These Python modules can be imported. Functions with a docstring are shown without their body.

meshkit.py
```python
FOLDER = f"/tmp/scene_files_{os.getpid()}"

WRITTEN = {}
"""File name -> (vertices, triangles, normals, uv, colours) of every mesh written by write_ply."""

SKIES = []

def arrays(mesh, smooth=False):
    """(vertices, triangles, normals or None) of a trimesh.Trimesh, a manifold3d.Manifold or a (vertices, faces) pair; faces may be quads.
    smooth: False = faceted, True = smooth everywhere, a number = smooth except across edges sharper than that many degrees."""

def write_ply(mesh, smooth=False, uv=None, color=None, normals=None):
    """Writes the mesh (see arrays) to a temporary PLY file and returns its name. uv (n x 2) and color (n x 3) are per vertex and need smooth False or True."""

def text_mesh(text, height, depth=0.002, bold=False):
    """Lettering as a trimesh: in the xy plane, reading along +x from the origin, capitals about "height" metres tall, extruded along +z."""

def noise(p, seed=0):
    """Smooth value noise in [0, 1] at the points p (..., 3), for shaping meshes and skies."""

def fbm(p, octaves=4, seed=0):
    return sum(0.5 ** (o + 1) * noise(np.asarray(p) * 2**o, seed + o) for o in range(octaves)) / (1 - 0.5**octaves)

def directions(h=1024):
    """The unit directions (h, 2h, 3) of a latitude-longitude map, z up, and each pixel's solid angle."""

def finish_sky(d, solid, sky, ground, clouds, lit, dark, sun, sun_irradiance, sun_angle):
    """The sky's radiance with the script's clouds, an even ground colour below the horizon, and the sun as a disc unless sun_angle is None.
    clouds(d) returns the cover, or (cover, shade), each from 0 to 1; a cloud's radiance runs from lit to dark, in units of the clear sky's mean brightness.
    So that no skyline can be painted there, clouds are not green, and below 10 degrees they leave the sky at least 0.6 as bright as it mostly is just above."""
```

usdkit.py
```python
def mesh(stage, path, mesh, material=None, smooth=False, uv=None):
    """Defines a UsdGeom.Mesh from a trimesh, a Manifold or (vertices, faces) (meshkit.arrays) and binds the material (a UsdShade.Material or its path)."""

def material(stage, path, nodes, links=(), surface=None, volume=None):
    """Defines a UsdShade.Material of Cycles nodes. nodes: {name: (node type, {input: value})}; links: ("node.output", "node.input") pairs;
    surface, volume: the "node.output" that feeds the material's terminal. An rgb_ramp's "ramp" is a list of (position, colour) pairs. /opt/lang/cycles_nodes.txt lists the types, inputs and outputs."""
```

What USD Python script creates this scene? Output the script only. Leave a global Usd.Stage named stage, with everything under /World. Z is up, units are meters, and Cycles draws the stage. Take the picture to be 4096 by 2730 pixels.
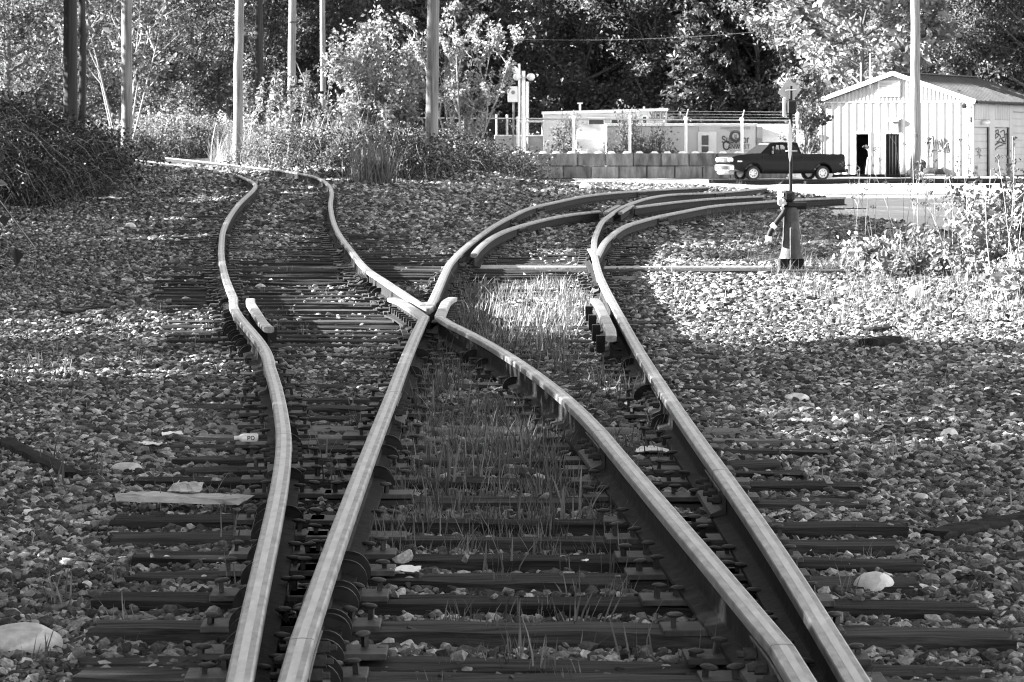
import math, random
import numpy as np, trimesh, usdkit, meshkit
import manifold3d as m3
from scipy.interpolate import PchipInterpolator, UnivariateSpline
from pxr import Usd, UsdGeom, UsdLux, UsdShade, Gf, Sdf, Vt

stage = Usd.Stage.CreateInMemory()
UsdGeom.SetStageUpAxis(stage, 'Z'); UsdGeom.SetStageMetersPerUnit(stage, 1.0)
UsdGeom.Xform.Define(stage, '/World'); UsdGeom.Scope.Define(stage, '/World/Looks')
PI = math.pi
# ---------------------------------------------------------------- camera, sky, sun, exposure
CAM_Z, HORIZON, FPX = 1.44, 140.8, 2844.4
cam = UsdGeom.Camera.Define(stage, '/World/camera')
cam.CreateFocalLengthAttr(100.0); cam.CreateHorizontalApertureAttr(36.0)
cam.CreateVerticalApertureOffsetAttr(-(341 - HORIZON) * 36.0 / 1024)
cam.CreateFStopAttr(18.0); cam.CreateFocusDistanceAttr(15.0)
cam.CreateExposureAttr(3.65)
cam.AddTranslateOp().Set((0, 0, CAM_Z)); cam.AddRotateXOp().Set(90.0)
SUN_EL, SUN_BACK = math.radians(20), math.radians(5)
SD = np.array([-math.cos(SUN_BACK) * math.cos(SUN_EL), math.sin(SUN_BACK) * math.cos(SUN_EL), math.sin(SUN_EL)])
sky = usdkit.material(stage, '/World/Looks/sky', {
    's': ('sky_texture', {'sky_type': 'single_scattering', 'sun_disc': False, 'sun_elevation': SUN_EL, 'sun_rotation': math.atan2(SD[0], SD[1])}),
    'g': ('rgb_to_bw', {}), 'b': ('background_shader', {'strength': 0.055})}, [('s.color', 'g.color'), ('g.val', 'b.color')], surface='b.background')
dome = UsdLux.DomeLight.Define(stage, '/World/sky')
UsdShade.MaterialBindingAPI.Apply(dome.GetPrim()).Bind(sky)
dome.GetPrim().SetCustomDataByKey('kind', 'structure')
sun = UsdLux.DistantLight.Define(stage, '/World/sun')
sun.CreateIntensityAttr(1.25); sun.CreateAngleAttr(0.5); sun.CreateNormalizeAttr(True); sun.CreateColorAttr(Gf.Vec3f(1, 1, 1))
q = Gf.Rotation(Gf.Vec3d(0, 0, 1), Gf.Vec3d(*SD))
sun.AddTransformOp().Set(Gf.Matrix4d().SetRotate(q))

# ---------------------------------------------------------------- helpers
_used = {}
def path_for(name, parent):
    base = (parent.GetPath().pathString if parent is not None else '/World') + '/' + name
    n = _used.get(base, 0); _used[base] = n + 1
    return base if n == 0 else f'{base}_{n:03d}'
def tag(p, label=None, cat=None, group=None, kind=None):
    p = p.GetPrim() if hasattr(p, 'GetPrim') else p
    for k, v in (('label', label), ('category', cat), ('group', group), ('kind', kind)):
        if v: p.SetCustomDataByKey(k, v)
    return p
def toned(me, seed=0, soft=1.0):
    """gives every loose piece of a mesh (each leaf, blade or stone) its own tone, from 0 to 1"""
    from scipy.sparse import coo_matrix
    from scipy.sparse.csgraph import connected_components
    n = len(me.GetPointsAttr().Get()); f = np.array(me.GetFaceVertexIndicesAttr().Get()).reshape(-1, 3)
    k, lab = connected_components(coo_matrix((np.ones(2 * len(f)), (np.r_[f[:, 0], f[:, 1]], np.r_[f[:, 1], f[:, 2]])), (n, n)), False)
    t = np.random.default_rng(seed + k).random(k)[lab]
    UsdGeom.PrimvarsAPI(me).CreatePrimvar('tone', Sdf.ValueTypeNames.FloatArray, 'vertex').Set(Vt.FloatArray.FromNumpy(t.astype(np.float32)))
TONED = set()
def obj(name, mesh, m, parent=None, smooth=False):
    me = usdkit.mesh(stage, path_for(name, parent), mesh, m, smooth=smooth)
    if m.GetPath() in TONED and not smooth: toned(me)
    return me.GetPrim()
def thing(name, label, cat, loc=(0, 0, 0), rz=0.0, group=None, scale=None):
    x = UsdGeom.Xform.Define(stage, path_for(name, None))
    x.AddTranslateOp().Set(Gf.Vec3d(*map(float, loc))); x.AddRotateZOp().Set(math.degrees(rz))
    x.AddScaleOp().Set(Gf.Vec3f(*((scale,) * 3 if np.ndim(scale) == 0 and scale else (scale if scale is not None else (1, 1, 1)))))
    return tag(x, label, cat, group)
def dup(root, label, loc, rz=0.0, scale=1.0, group=None, name=None):
    was = root.GetCustomData()
    base = name or root.GetName().rsplit('_', 1)[0] if root.GetName()[-3:].isdigit() else name or root.GetName()
    x = UsdGeom.Xform.Define(stage, path_for(base, None))
    x.GetPrim().GetReferences().AddInternalReference(root.GetPath())
    x.ClearXformOpOrder()
    x.AddTranslateOp().Set(Gf.Vec3d(*map(float, loc))); x.AddRotateZOp().Set(math.degrees(rz))
    x.AddScaleOp().Set(Gf.Vec3f(*((scale,) * 3 if np.ndim(scale) == 0 else scale)))
    tag(x, label, was.get('category'), group)
    x.GetPrim().SetInstanceable(True)
    return x.GetPrim()
class MB:
    """collects pieces of one mesh"""
    def __init__(s): s.v, s.f, s.n = [], [], 0
    def add(s, v, f):
        v = np.asarray(v, float).reshape(-1, 3); f = np.asarray(f, int)
        if f.shape[1] == 4: f = np.vstack([f[:, [0, 1, 2]], f[:, [0, 2, 3]]])
        s.v.append(v); s.f.append(f + s.n); s.n += len(v); return s
    def tm(s, m, T=None):
        m = m.copy() if T is not None else m
        if T is not None: m.apply_transform(T)
        return s.add(m.vertices, m.faces)
    def box(s, c, d, rz=0.0, rx=0.0, ry=0.0):
        b = np.array([[x, y, z] for x in (-.5, .5) for y in (-.5, .5) for z in (-.5, .5)]) * np.asarray(d, float)
        R = trimesh.transformations.euler_matrix(rx, ry, rz)[:3, :3]
        return s.add(b @ R.T + np.asarray(c, float), [[0, 1, 3, 2], [4, 6, 7, 5], [0, 4, 5, 1], [2, 3, 7, 6], [0, 2, 6, 4], [1, 5, 7, 3]])
    def tube(s, p, r, sides=6, caps=True):
        v, f = tube(p, r, sides, caps); return s.add(v, f)
    def ell(s, c, r, sub=1, rz=0):
        m = trimesh.creation.icosphere(sub); v = np.array(m.vertices) * np.asarray(r, float)
        R = trimesh.transformations.euler_matrix(0, 0, rz)[:3, :3]
        return s.add(v @ R.T + np.asarray(c, float), m.faces)
    def get(s): return np.vstack(s.v), np.vstack(s.f)
def tube(p, r, sides=6, caps=True):
    p = np.asarray(p, float); r = np.broadcast_to(np.asarray(r, float), (len(p),))
    t = np.gradient(p, axis=0); t /= np.linalg.norm(t, axis=1, keepdims=True) + 1e-12
    ref = np.array([1.0, 0, 0]) if np.abs(t[:, 2]).mean() > .75 else np.array([0, 0, 1.0])
    a = np.cross(t, ref); a /= np.linalg.norm(a, axis=1, keepdims=True) + 1e-12
    b = np.cross(t, a); ang = np.arange(sides) * 2 * PI / sides
    v = (p[:, None] + r[:, None, None] * (np.cos(ang)[None, :, None] * a[:, None] + np.sin(ang)[None, :, None] * b[:, None])).reshape(-1, 3)
    n = len(p); i, j = np.meshgrid(np.arange(n - 1), np.arange(sides), indexing='ij'); k = (j + 1) % sides
    f = np.stack([i * sides + j, i * sides + k, (i + 1) * sides + k, (i + 1) * sides + j], -1).reshape(-1, 4)
    f = np.vstack([f[:, [0, 1, 2]], f[:, [0, 2, 3]]])
    if caps:
        v = np.vstack([v, p[:1], p[-1:]]); c0, c1 = n * sides, n * sides + 1; j = np.arange(sides); k = (j + 1) % sides
        f = np.vstack([f, np.stack([np.full(sides, c0), k, j], 1), np.stack([np.full(sides, c1), (n - 1) * sides + j, (n - 1) * sides + k], 1)])
    return v, f
def sweep(path, prof, up=(0, 0, 1), caps=True, closed=True):
    """path n x 3; prof k x 2 (right, up)."""
    path = np.asarray(path, float); prof = np.asarray(prof, float)
    t = np.gradient(path, axis=0); t[:, 2] = 0; t /= np.linalg.norm(t, axis=1, keepdims=True)
    rt = np.stack([t[:, 1], -t[:, 0], np.zeros(len(t))], 1)
    v = path[:, None] + rt[:, None] * prof[None, :, :1] + np.array([0, 0, 1.0]) * prof[None, :, 1:]
    n, k = len(path), len(prof); v = v.reshape(-1, 3)
    i, j = np.meshgrid(np.arange(n - 1), np.arange(k if closed else k - 1), indexing='ij'); jj = (j + 1) % k
    f = np.stack([i * k + j, (i + 1) * k + j, (i + 1) * k + jj, i * k + jj], -1).reshape(-1, 4)
    f = np.vstack([f[:, [0, 1, 2]], f[:, [0, 2, 3]]])
    if caps and closed:
        from shapely.geometry import Polygon
        tv, tf = trimesh.creation.triangulate_polygon(Polygon(prof), engine='earcut')
        idx = np.array([np.argmin(((prof - q) ** 2).sum(1)) for q in tv])
        c = idx[tf]; f = np.vstack([f, c, c[:, ::-1] + (n - 1) * k])
    return v, f
def prism(poly, z0, z1):
    from shapely.geometry import Polygon
    m = trimesh.creation.extrude_polygon(Polygon(poly), z1 - z0, engine='earcut'); m.apply_translation([0, 0, z0]); return m
def revolve(prof, n=16, axis='z'):
    m = trimesh.creation.revolve(np.asarray(prof, float), sections=n)
    if axis == 'y': m.apply_transform(trimesh.transformations.rotation_matrix(PI / 2, [1, 0, 0]))
    if axis == 'x': m.apply_transform(trimesh.transformations.rotation_matrix(PI / 2, [0, 1, 0]))
    return m
def rbox(d, b):
    """box with chamfered edges (manifold hull)"""
    d = np.asarray(d, float) / 2; pts = []
    for s in np.ndindex(2, 2, 2):
        sg = np.array(s) * 2 - 1
        for k in range(3):
            q = d - b; q = q.copy(); q[k] = d[k]; pts.append(sg * q)
    m = trimesh.convex.convex_hull(np.array(pts)); return m
def TM(loc=(0, 0, 0), rz=0, rx=0, ry=0):
    T = trimesh.transformations.euler_matrix(rx, ry, rz); T[:3, 3] = loc; return T

# ---------------------------------------------------------------- materials
def g3(c): return (c, c, c)
LK = '/World/Looks/'
def mat(name, lo, hi=None, rough=.7, scale=6.0, stretch=(1, 1, 1), detail=6, metal=0.0, bump=0.0, bscale=None, spec=.4, island=0.0, inst=0.0, coat=0.0, mid=None, contrast=.22):
    """noise-varied grey; island / inst: how far each island or copy strays from it"""
    hi = lo if hi is None else hi
    N = {'geo': ('geometry', {}), 'map': ('mapping', {'scale': stretch}), 'n': ('noise_texture', {'scale': scale, 'detail': detail, 'roughness': .62}),
         'r': ('rgb_ramp', {'ramp': [(.5 - contrast, g3(lo)), (.5, g3(mid if mid is not None else (lo + hi) / 2)), (.5 + contrast, g3(hi))]}),
         'p': ('principled_bsdf', {'roughness': rough, 'metallic': metal, 'specular_ior_level': spec, 'coat_weight': coat})}
    L = [('geo.position', 'map.vector'), ('map.vector', 'n.vector'), ('n.fac', 'r.fac')]
    out = 'r.color'
    for k, amount, src in (('i', island, 'geo.random_per_island'), ('o', inst, 'oi.random')):
        if amount:
            if k == 'o': N['oi'] = ('object_info', {})
            N[k + 'm'] = ('map_range', {'from_min': 0., 'from_max': 1., 'to_min': 1 - amount, 'to_max': 1 + amount})
            N[k + 'x'] = ('mix_color', {'blend_type': 'multiply', 'fac': 1.0, 'use_clamp': False})
            L += [(src, k + 'm.value'), (out, k + 'x.a'), (k + 'm.result', k + 'x.b')]; out = k + 'x.result'
    L.append((out, 'p.base_color'))
    if bump:
        N['bn'] = ('noise_texture', {'scale': bscale or scale * 2.5, 'detail': 5, 'roughness': .6}); N['b'] = ('bump', {'strength': min(1., bump), 'distance': .02 * max(1, bump)})
        L += [('map.vector', 'bn.vector'), ('bn.fac', 'b.height'), ('b.normal', 'p.normal')]
    return usdkit.material(stage, LK + name, N, L, surface='p.BSDF')
def leafmat(name, lo, hi, trans=.35, inst=.15):
    return usdkit.material(stage, LK + name, {
        'tn': ('attribute', {'attribute': 'tone'}), 'oi': ('object_info', {}), 'r': ('rgb_ramp', {'ramp': [(0, g3(lo)), (1, g3(hi))]}),
        'm': ('map_range', {'from_min': 0., 'from_max': 1., 'to_min': 1 - inst, 'to_max': 1 + inst}), 'x': ('mix_color', {'blend_type': 'multiply', 'fac': 1.0, 'use_clamp': False}),
        'p': ('principled_bsdf', {'roughness': .5, 'specular_ior_level': .35}), 't': ('translucent_bsdf', {}), 'mx': ('mix_closure', {'fac': trans})},
        [('tn.fac', 'r.fac'), ('oi.random', 'm.value'), ('r.color', 'x.a'), ('m.result', 'x.b'), ('x.result', 'p.base_color'), ('x.result', 't.color'), ('p.BSDF', 'mx.closure1'), ('t.BSDF', 'mx.closure2')], surface='mx.closure')
M = {}
M['ground'] = mat('ground', .012, .085, rough=.95, scale=9, detail=10, bump=1.0, bscale=26, spec=.03, contrast=.16)  # soil tone kept extra dark to stand for shadow gaps between stones
M['road'] = mat('road', .30, .46, rough=.9, scale=.9, stretch=(.35, 1, 1), detail=9, bump=.5, bscale=9, spec=.2)
M['stone'] = usdkit.material(stage, LK + 'stone', {
    'geo': ('geometry', {}), 'tn': ('attribute', {'attribute': 'tone'}), 'n': ('noise_texture', {'scale': 90., 'detail': 4}), 'n2': ('noise_texture', {'scale': .7, 'detail': 3}),
    'r': ('rgb_ramp', {'ramp': [(0, g3(.02)), (.4, g3(.065)), (.75, g3(.14)), (.93, g3(.24)), (1, g3(.4))]}),
    'nm': ('map_range', {'from_min': .3, 'from_max': .7, 'to_min': .6, 'to_max': 1.4}), 'nm2': ('map_range', {'from_min': .35, 'from_max': .65, 'to_min': .8, 'to_max': 1.2}),
    'x': ('mix_color', {'blend_type': 'multiply', 'fac': 1., 'use_clamp': False}), 'x2': ('mix_color', {'blend_type': 'multiply', 'fac': 1., 'use_clamp': False}),
    'b': ('bump', {'strength': .35, 'distance': .004}), 'p': ('principled_bsdf', {'roughness': .85, 'specular_ior_level': .08})},
    [('tn.fac', 'r.fac'), ('geo.position', 'n.vector'), ('geo.position', 'n2.vector'), ('n.fac', 'nm.value'), ('n2.fac', 'nm2.value'), ('r.color', 'x.a'), ('nm.result', 'x.b'),
     ('x.result', 'x2.a'), ('nm2.result', 'x2.b'), ('x2.result', 'p.base_color'), ('n.fac', 'b.height'), ('b.normal', 'p.normal')], surface='p.BSDF')
M['cobble'] = mat('cobble', .28, .5, rough=.75, scale=22, bump=.3, inst=.1)
M['palestone'] = mat('palestone', .5, .75, rough=.8, scale=18, bump=.4)
M['steel'] = mat('steel', .09, .25, rough=.5, scale=22, stretch=(1, .4, 1), metal=.75, contrast=.2)
M['band'] = mat('band', .13, .32, rough=.42, scale=26, stretch=(1, .25, 1), metal=.9, contrast=.3)
M['rust'] = mat('rust', .008, .028, rough=.8, scale=18, bump=.25, spec=.06)
M['plate'] = mat('plate', .015, .06, rough=.65, scale=14, bump=.2, spec=.15, inst=.15)
M['spike'] = mat('spike', .012, .04, rough=.6, scale=60, spec=.2)
M['tie'] = mat('tie', .006, .05, rough=.8, scale=10, stretch=(.16, 2.6, 2.6), bump=.9, bscale=14, spec=.05, inst=.35, contrast=.2)
M['tie_pale'] = mat('tie_pale', .05, .18, rough=.85, scale=9, stretch=(.2, 3, 3), bump=.6, bscale=14, spec=.2)
M['palewood'] = mat('palewood', .2, .5, rough=.85, scale=9, stretch=(.2, 3, 3), bump=.6, bscale=14, spec=.2)
M['oldwood'] = mat('oldwood', .006, .025, rough=.85, scale=7, stretch=(1, 1, 1), bump=.9, spec=.05)
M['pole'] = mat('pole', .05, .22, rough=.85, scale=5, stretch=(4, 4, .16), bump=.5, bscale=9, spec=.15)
M['pole_dark'] = mat('pole_dark', .012, .04, rough=.85, scale=5, stretch=(4, 4, .16), bump=.6, bscale=9, spec=.15)  # near-black tone stands in for shade on the sunlit left poles
M['bark'] = mat('bark', .05, .14, rough=.9, scale=4, stretch=(2, 2, .5), spec=.1)
M['bark_pale'] = mat('bark_pale', .12, .25, rough=.9, scale=4, stretch=(2, 2, .5), spec=.1)
M['white'] = mat('white', .3, .4, rough=.5, scale=1.2, stretch=(1, 1, .3), spec=.4)
M['white_side'] = mat('white_side', .26, .36, rough=.6, scale=1.0, stretch=(1, 1, .4), spec=.3)
M['trim'] = mat('trim', .5, .6, rough=.5, scale=3)
M['roof'] = mat('roof', .05, .09, rough=.7, scale=1.5, stretch=(1, .2, 1), spec=.3)
M['dark'] = mat('dark', .012, .03, rough=.8, scale=3)
M['darkmetal'] = mat('darkmetal', .006, .018, rough=.6, scale=9, spec=.12)
M['castiron'] = mat('castiron', .03, .07, rough=.65, scale=10, bump=.35, spec=.15)
M['concrete'] = mat('concrete', .03, .2, rough=.9, scale=2.4, stretch=(1.4, 1, .4), detail=9, bump=.4, bscale=12, spec=.15, inst=.25)
M['wiremesh'] = mat('wiremesh', .02, .05, rough=.6, scale=8)
M['galv'] = mat('galv', .3, .5, rough=.5, scale=8, metal=.5)
M['galv_white'] = mat('galv_white', .6, .8, rough=.5, scale=6)
M['trailer'] = mat('trailer', .34, .44, rough=.5, scale=1.2, stretch=(1, 1, .3))
M['trailer_grey'] = mat('trailer_grey', .22, .34, rough=.6, scale=3)
M['tank'] = mat('tank', .6, .75, rough=.35, scale=1.5)
M['ink'] = mat('ink', .015, .03, rough=.5, scale=5)
M['ink_grey'] = mat('ink_grey', .12, .2, rough=.6, scale=5)
M['signgrey'] = mat('signgrey', .26, .32, rough=.6, scale=8)
M['paint_black'] = mat('paint_black', .002, .004, rough=.25, scale=4, spec=.15)
M['tyre'] = mat('tyre', .015, .03, rough=.85, scale=30)
M['rim'] = mat('rim', .5, .7, rough=.35, metal=.6, scale=10)
M['chrome'] = mat('chrome', .7, .8, rough=.18, metal=.9, scale=10)
M['lens'] = mat('lens', .6, .8, rough=.15, scale=10, spec=.8)
M['paper'] = mat('paper', .55, .8, rough=.8, scale=30, bump=.3)
M['cloth'] = mat('cloth', .015, .04, rough=.95, scale=12, bump=.5)
M['grassm'] = leafmat('grassm', .05, .2, .3, .25)
M['drygrass'] = leafmat('drygrass', .05, .22, .3, .2)
M['leaf_mid'] = leafmat('leaf_mid', .04, .19)
M['leaf_bright'] = leafmat('leaf_bright', .04, .19, .4)
M['leaf_pale'] = leafmat('leaf_pale', .1, .32, .4)
M['leaf_silver'] = leafmat('leaf_silver', .14, .42, .4)
M['leaf_dark'] = leafmat('leaf_dark', .03, .11, .3)
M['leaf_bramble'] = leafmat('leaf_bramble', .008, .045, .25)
TONED |= {M[k].GetPath() for k in M if k.startswith(('leaf', 'grassm', 'drygrass', 'stone'))}
M['cane'] = mat('cane', .05, .16, rough=.8, scale=10, inst=.2)
M['stalk'] = mat('stalk', .14, .3, rough=.8, scale=10, inst=.15)
M['glass'] = usdkit.material(stage, LK + 'glass', {'t': ('transparent_bsdf', {'color': g3(.75)}), 'g': ('glossy_bsdf', {'roughness': .03, 'color': g3(.9)}), 'f': ('fresnel', {'IOR': 1.5}), 'm': ('mix_closure', {})},
    [('f.fac', 'm.fac'), ('t.BSDF', 'm.closure1'), ('g.BSDF', 'm.closure2')], surface='m.closure')
M['darkglass'] = mat('darkglass', .01, .015, rough=.12, scale=2, spec=.6)

# ---------------------------------------------------------------- lie of the land
def pch(x, y): return PchipInterpolator(x, y, extrapolate=False)
def ev(p, y):
    y = np.asarray(y, float); return p(np.clip(y, p.x[0], p.x[-1]))
_zl = pch([0, 6.5, 10, 15, 20, 26, 32, 38, 45, 53, 58, 62, 70, 80, 91, 102, 130], [-.02, 0, .045, .07, .09, .115, .15, .25, .39, .60, .67, .70, .73, .752, .794, .841, .9])
_zr = pch([0, 6.5, 10, 15, 20, 26, 33, 40, 48, 58, 70, 85, 99, 130], [-.02, 0, .045, .07, .09, .12, .19, .24, .32, .37, .34, .29, .12, .1])
zL = lambda y: ev(_zl, y)
zR = lambda y: ev(_zr, y)
_xl = pch([0, 6.5, 10, 14, 18, 22, 27, 32, 38, 45, 53, 62, 72, 82, 102, 140], [.3, .1, -.1, -.37, -.81, -1.32, -1.94, -2.5, -3.1, -3.65, -4.3, -5.15, -6.9, -9.0, -13.2, -23])
_xr = pch([0, 6.5, 15, 26, 33, 40, 48, 58, 70, 85, 110], [.25, .18, .1, .085, .19, .47, 1.1, 2.8, 6.0, 10.2, 17])
_gr = pch([0, 6.5, 10, 20, 33, 48, 60, 70, 85, 98, 112, 122, 400], [-.26, -.24, -.2, -.155, -.05, .08, .13, .1, .03, -.06, -.2, -.3, -.3])
_gl = pch([0, 6.5, 10, 18, 27, 32, 38, 45, 53, 62, 80, 102, 400], [-.26, -.24, -.2, -.15, -.125, -.09, .01, .15, .36, .46, .5, .6, .6])
def sm(t): t = np.clip(t, 0, 1); return t * t * (3 - 2 * t)
def G(x, y):
    x, y = np.asarray(x, float), np.asarray(y, float)
    xl, xr = ev(_xl, y), ev(_xr, y)
    gl, gr = ev(_gl, y), ev(_gr, y)
    a = xl + 1.6; b = np.maximum(a + 1.0, np.minimum(xr - 1.4, a + 9))
    z = gl + (gr - gl) * sm((x - a) / (b - a))
    far = sm((y - 28) / 14) * sm((150 - y) / 20)
    d = (xl - 3.6) - x                                   # the overgrown bank on the left
    z = z + far * 1.7 * sm(d / 7.5) * np.clip(1 - .35 * sm((y - 75) / 30), 0, 1)
    dm = np.exp(-((x - (xl + 5)) / 3.2) ** 2) * sm((y - 66) / 10) * sm((125 - y) / 20)   # rough ground right of the left track
    z = z + .35 * dm + .4 * np.exp(-((x + 8.4) / 2.3) ** 2 - ((y - 61) / 5) ** 2)
    dr = x - (2.3 + .05 * y)                              # slight rise on the right
    z = z + .18 * sm(dr / 3) * sm((y - 14) / 10) * sm((42 - y) / 8)
    z = z + (0.002 - .004 * sm((y - 22) / 8) + .06 * (meshkit.fbm(np.stack([x * .9, y * .45, 0 * x + 4], -1), 2, 8) - .5)) * sm((y - 8) / 5) * sm((120 - y) / 40)
    z = z + .05 * (meshkit.fbm(np.stack([x * .6, y * .35, 0 * x], -1), 3, 3) - .5) * np.clip(y / 20, .3, 2)
    return z
def at(u, v, z): Y = FPX * (CAM_Z - z) / (v - HORIZON); return np.array([(u - 512) * Y / FPX, Y, z])
def at_y(u, v, Y): return np.array([(u - 512) * Y / FPX, Y, CAM_Z - (v - HORIZON) * Y / FPX])
def on_ground(u, v, dz=0.0):
    """where the line of sight through a picture point meets the ground (first crossing)"""
    Y = np.geomspace(6, 200, 1500); x = (u - 512) * Y / FPX; z = CAM_Z - (v - HORIZON) * Y / FPX
    k = np.argmax(z < G(x, Y) + dz); return np.array([x[k], Y[k], G(x[k], Y[k]) + dz])
s_at = lambda Y: FPX / Y

xs = np.unique(np.round(np.concatenate([np.arange(-14, 24, .25), -14 - np.geomspace(.4, 386, 40), 24 + np.geomspace(.4, 376, 40)]), 3))
ys = np.unique(np.round(np.concatenate([[-40, -15, -5], np.arange(0, 40, .3), np.geomspace(40, 130, 170), np.geomspace(132, 520, 30)]), 3))
gx, gy = np.meshgrid(xs, ys); gz = G(gx, gy)
nx, ny = len(xs), len(ys); i, j = np.meshgrid(np.arange(ny - 1), np.arange(nx - 1), indexing='ij')
gf = np.stack([i * nx + j, i * nx + j + 1, (i + 1) * nx + j + 1, (i + 1) * nx + j], -1).reshape(-1, 4)
tag(obj('ground', (np.stack([gx, gy, gz], -1).reshape(-1, 3), gf), M['ground'], smooth=True), kind='structure')
def sheet(poly, step, dz, name, m):
    from shapely.geometry import Polygon, Point
    import shapely
    P = Polygon(poly).buffer(.6).buffer(-.3); x0, y0, x1, y1 = P.bounds
    X, Y = np.meshgrid(np.arange(x0, x1 + step, step), np.arange(y0, y1 + step, step))
    ny, nx = X.shape; i, j = np.meshgrid(np.arange(ny - 1), np.arange(nx - 1), indexing='ij')
    q = np.stack([i * nx + j, i * nx + j + 1, (i + 1) * nx + j + 1, (i + 1) * nx + j], -1).reshape(-1, 4)
    V = np.stack([X, Y, G(X, Y) + dz], -1).reshape(-1, 3); c = V[q].mean(1)
    q = q[shapely.contains_xy(P, c[:, 0], c[:, 1])]
    u, inv = np.unique(q, return_inverse=True)
    return tag(obj(name, (V[u], inv.reshape(-1, 4)), m, smooth=True), kind='structure')
_px = [(1335, 411.5), (1640, 409), (2000, 409), (2600, 409), (2700, 545), (2353, 540), (2080, 520), (1890, 495), (1900, 470), (1800, 447), (1640, 432), (1480, 423), (1340, 421)]
ROAD = [tuple(on_ground(u * 1024 / 2353, v * 1024 / 2353)[:2]) for u, v in _px]
import shapely; ROADP = shapely.geometry.Polygon(ROAD).buffer(0)
sheet(ROAD, .4, .035, 'road', M['road'])

# ---------------------------------------------------------------- rails: lines read off the photograph, laid on the measured rail-top heights
RAILPX = dict(
 A=[(960,2730),(984,2544),(1040,2300),(1098,2048),(1124,1888),(1135,1736),(1113,1584),(1078,1460),(1042,1366),(981,1292),(936,1192),(896,1083),(885,983),(899,901),(954,814),(1020,748)],
 C=[(3222,2730),(3130,2579),(2992,2440),(2848,2265),(2684,2048),(2552,1888),(2402,1723),(2235,1540),(2066,1438),(1918,1363),(1800,1290),(1664,1203),(1535,1118),(1470,1075),(1402,996),(1352,927),(1330,870),(1322,814),(1326,761)],
 B=[(1160,2730),(1207,2555),(1262,2396),(1318,2222),(1383,2048),(1446,1888),(1510,1714),(1570,1566),(1611,1453),(1651,1366),(1683,1292),(1737,1184),(1766,1118),(1790,1066),(1835,1010),(1902,953),(1974,901),(2045,862),(2126,827),(2222,805),(2353,779),(2483,766),(2658,755),(2832,746)],
 D=[(3437,2730),(3290,2483),(3160,2266),(2985,2040),(2827,1801),(2705,1627),(2645,1536),(2538,1366),(2509,1314),(2407,1118),(2381,1031)],
 E=[(2381,1031),(2377,962),(2389,922),(2409,883),(2440,857),(2488,827),(2540,805),(2605,787),(2701,774),(2832,769),(3006,755),(3067,748)],
 G=[(1895,1014),(1945,962),(2004,927),(2157,879),(2292,853),(2440,838),(2527,827),(2701,805),(2875,790),(3050,782)],
 F=[(2383,1028),(2396,1005),(2418,966),(2448,936),(2501,901),(2601,870),(2723,844),(2875,818),(3067,803),(3159,797),(3377,787)])
def place(px, zf, depths=None):
    out = []
    for k, (u, v) in enumerate(px):
        u, v = u / 4, v / 4; z = 0.1
        for _ in range(30):
            Y = FPX * (CAM_Z - z) / (v - HORIZON); z = .5 * z + .5 * float(zf(Y))
        out.append(((u - 512) * Y / FPX, Y))
    return np.array(out)
LINE = {}
BREAKS = dict(A=[1736, 1460, 1192], B=[2555, 1566, 1292], C=[2579, 1723, 1290], D=[1801, 1536, 1314])
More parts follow.
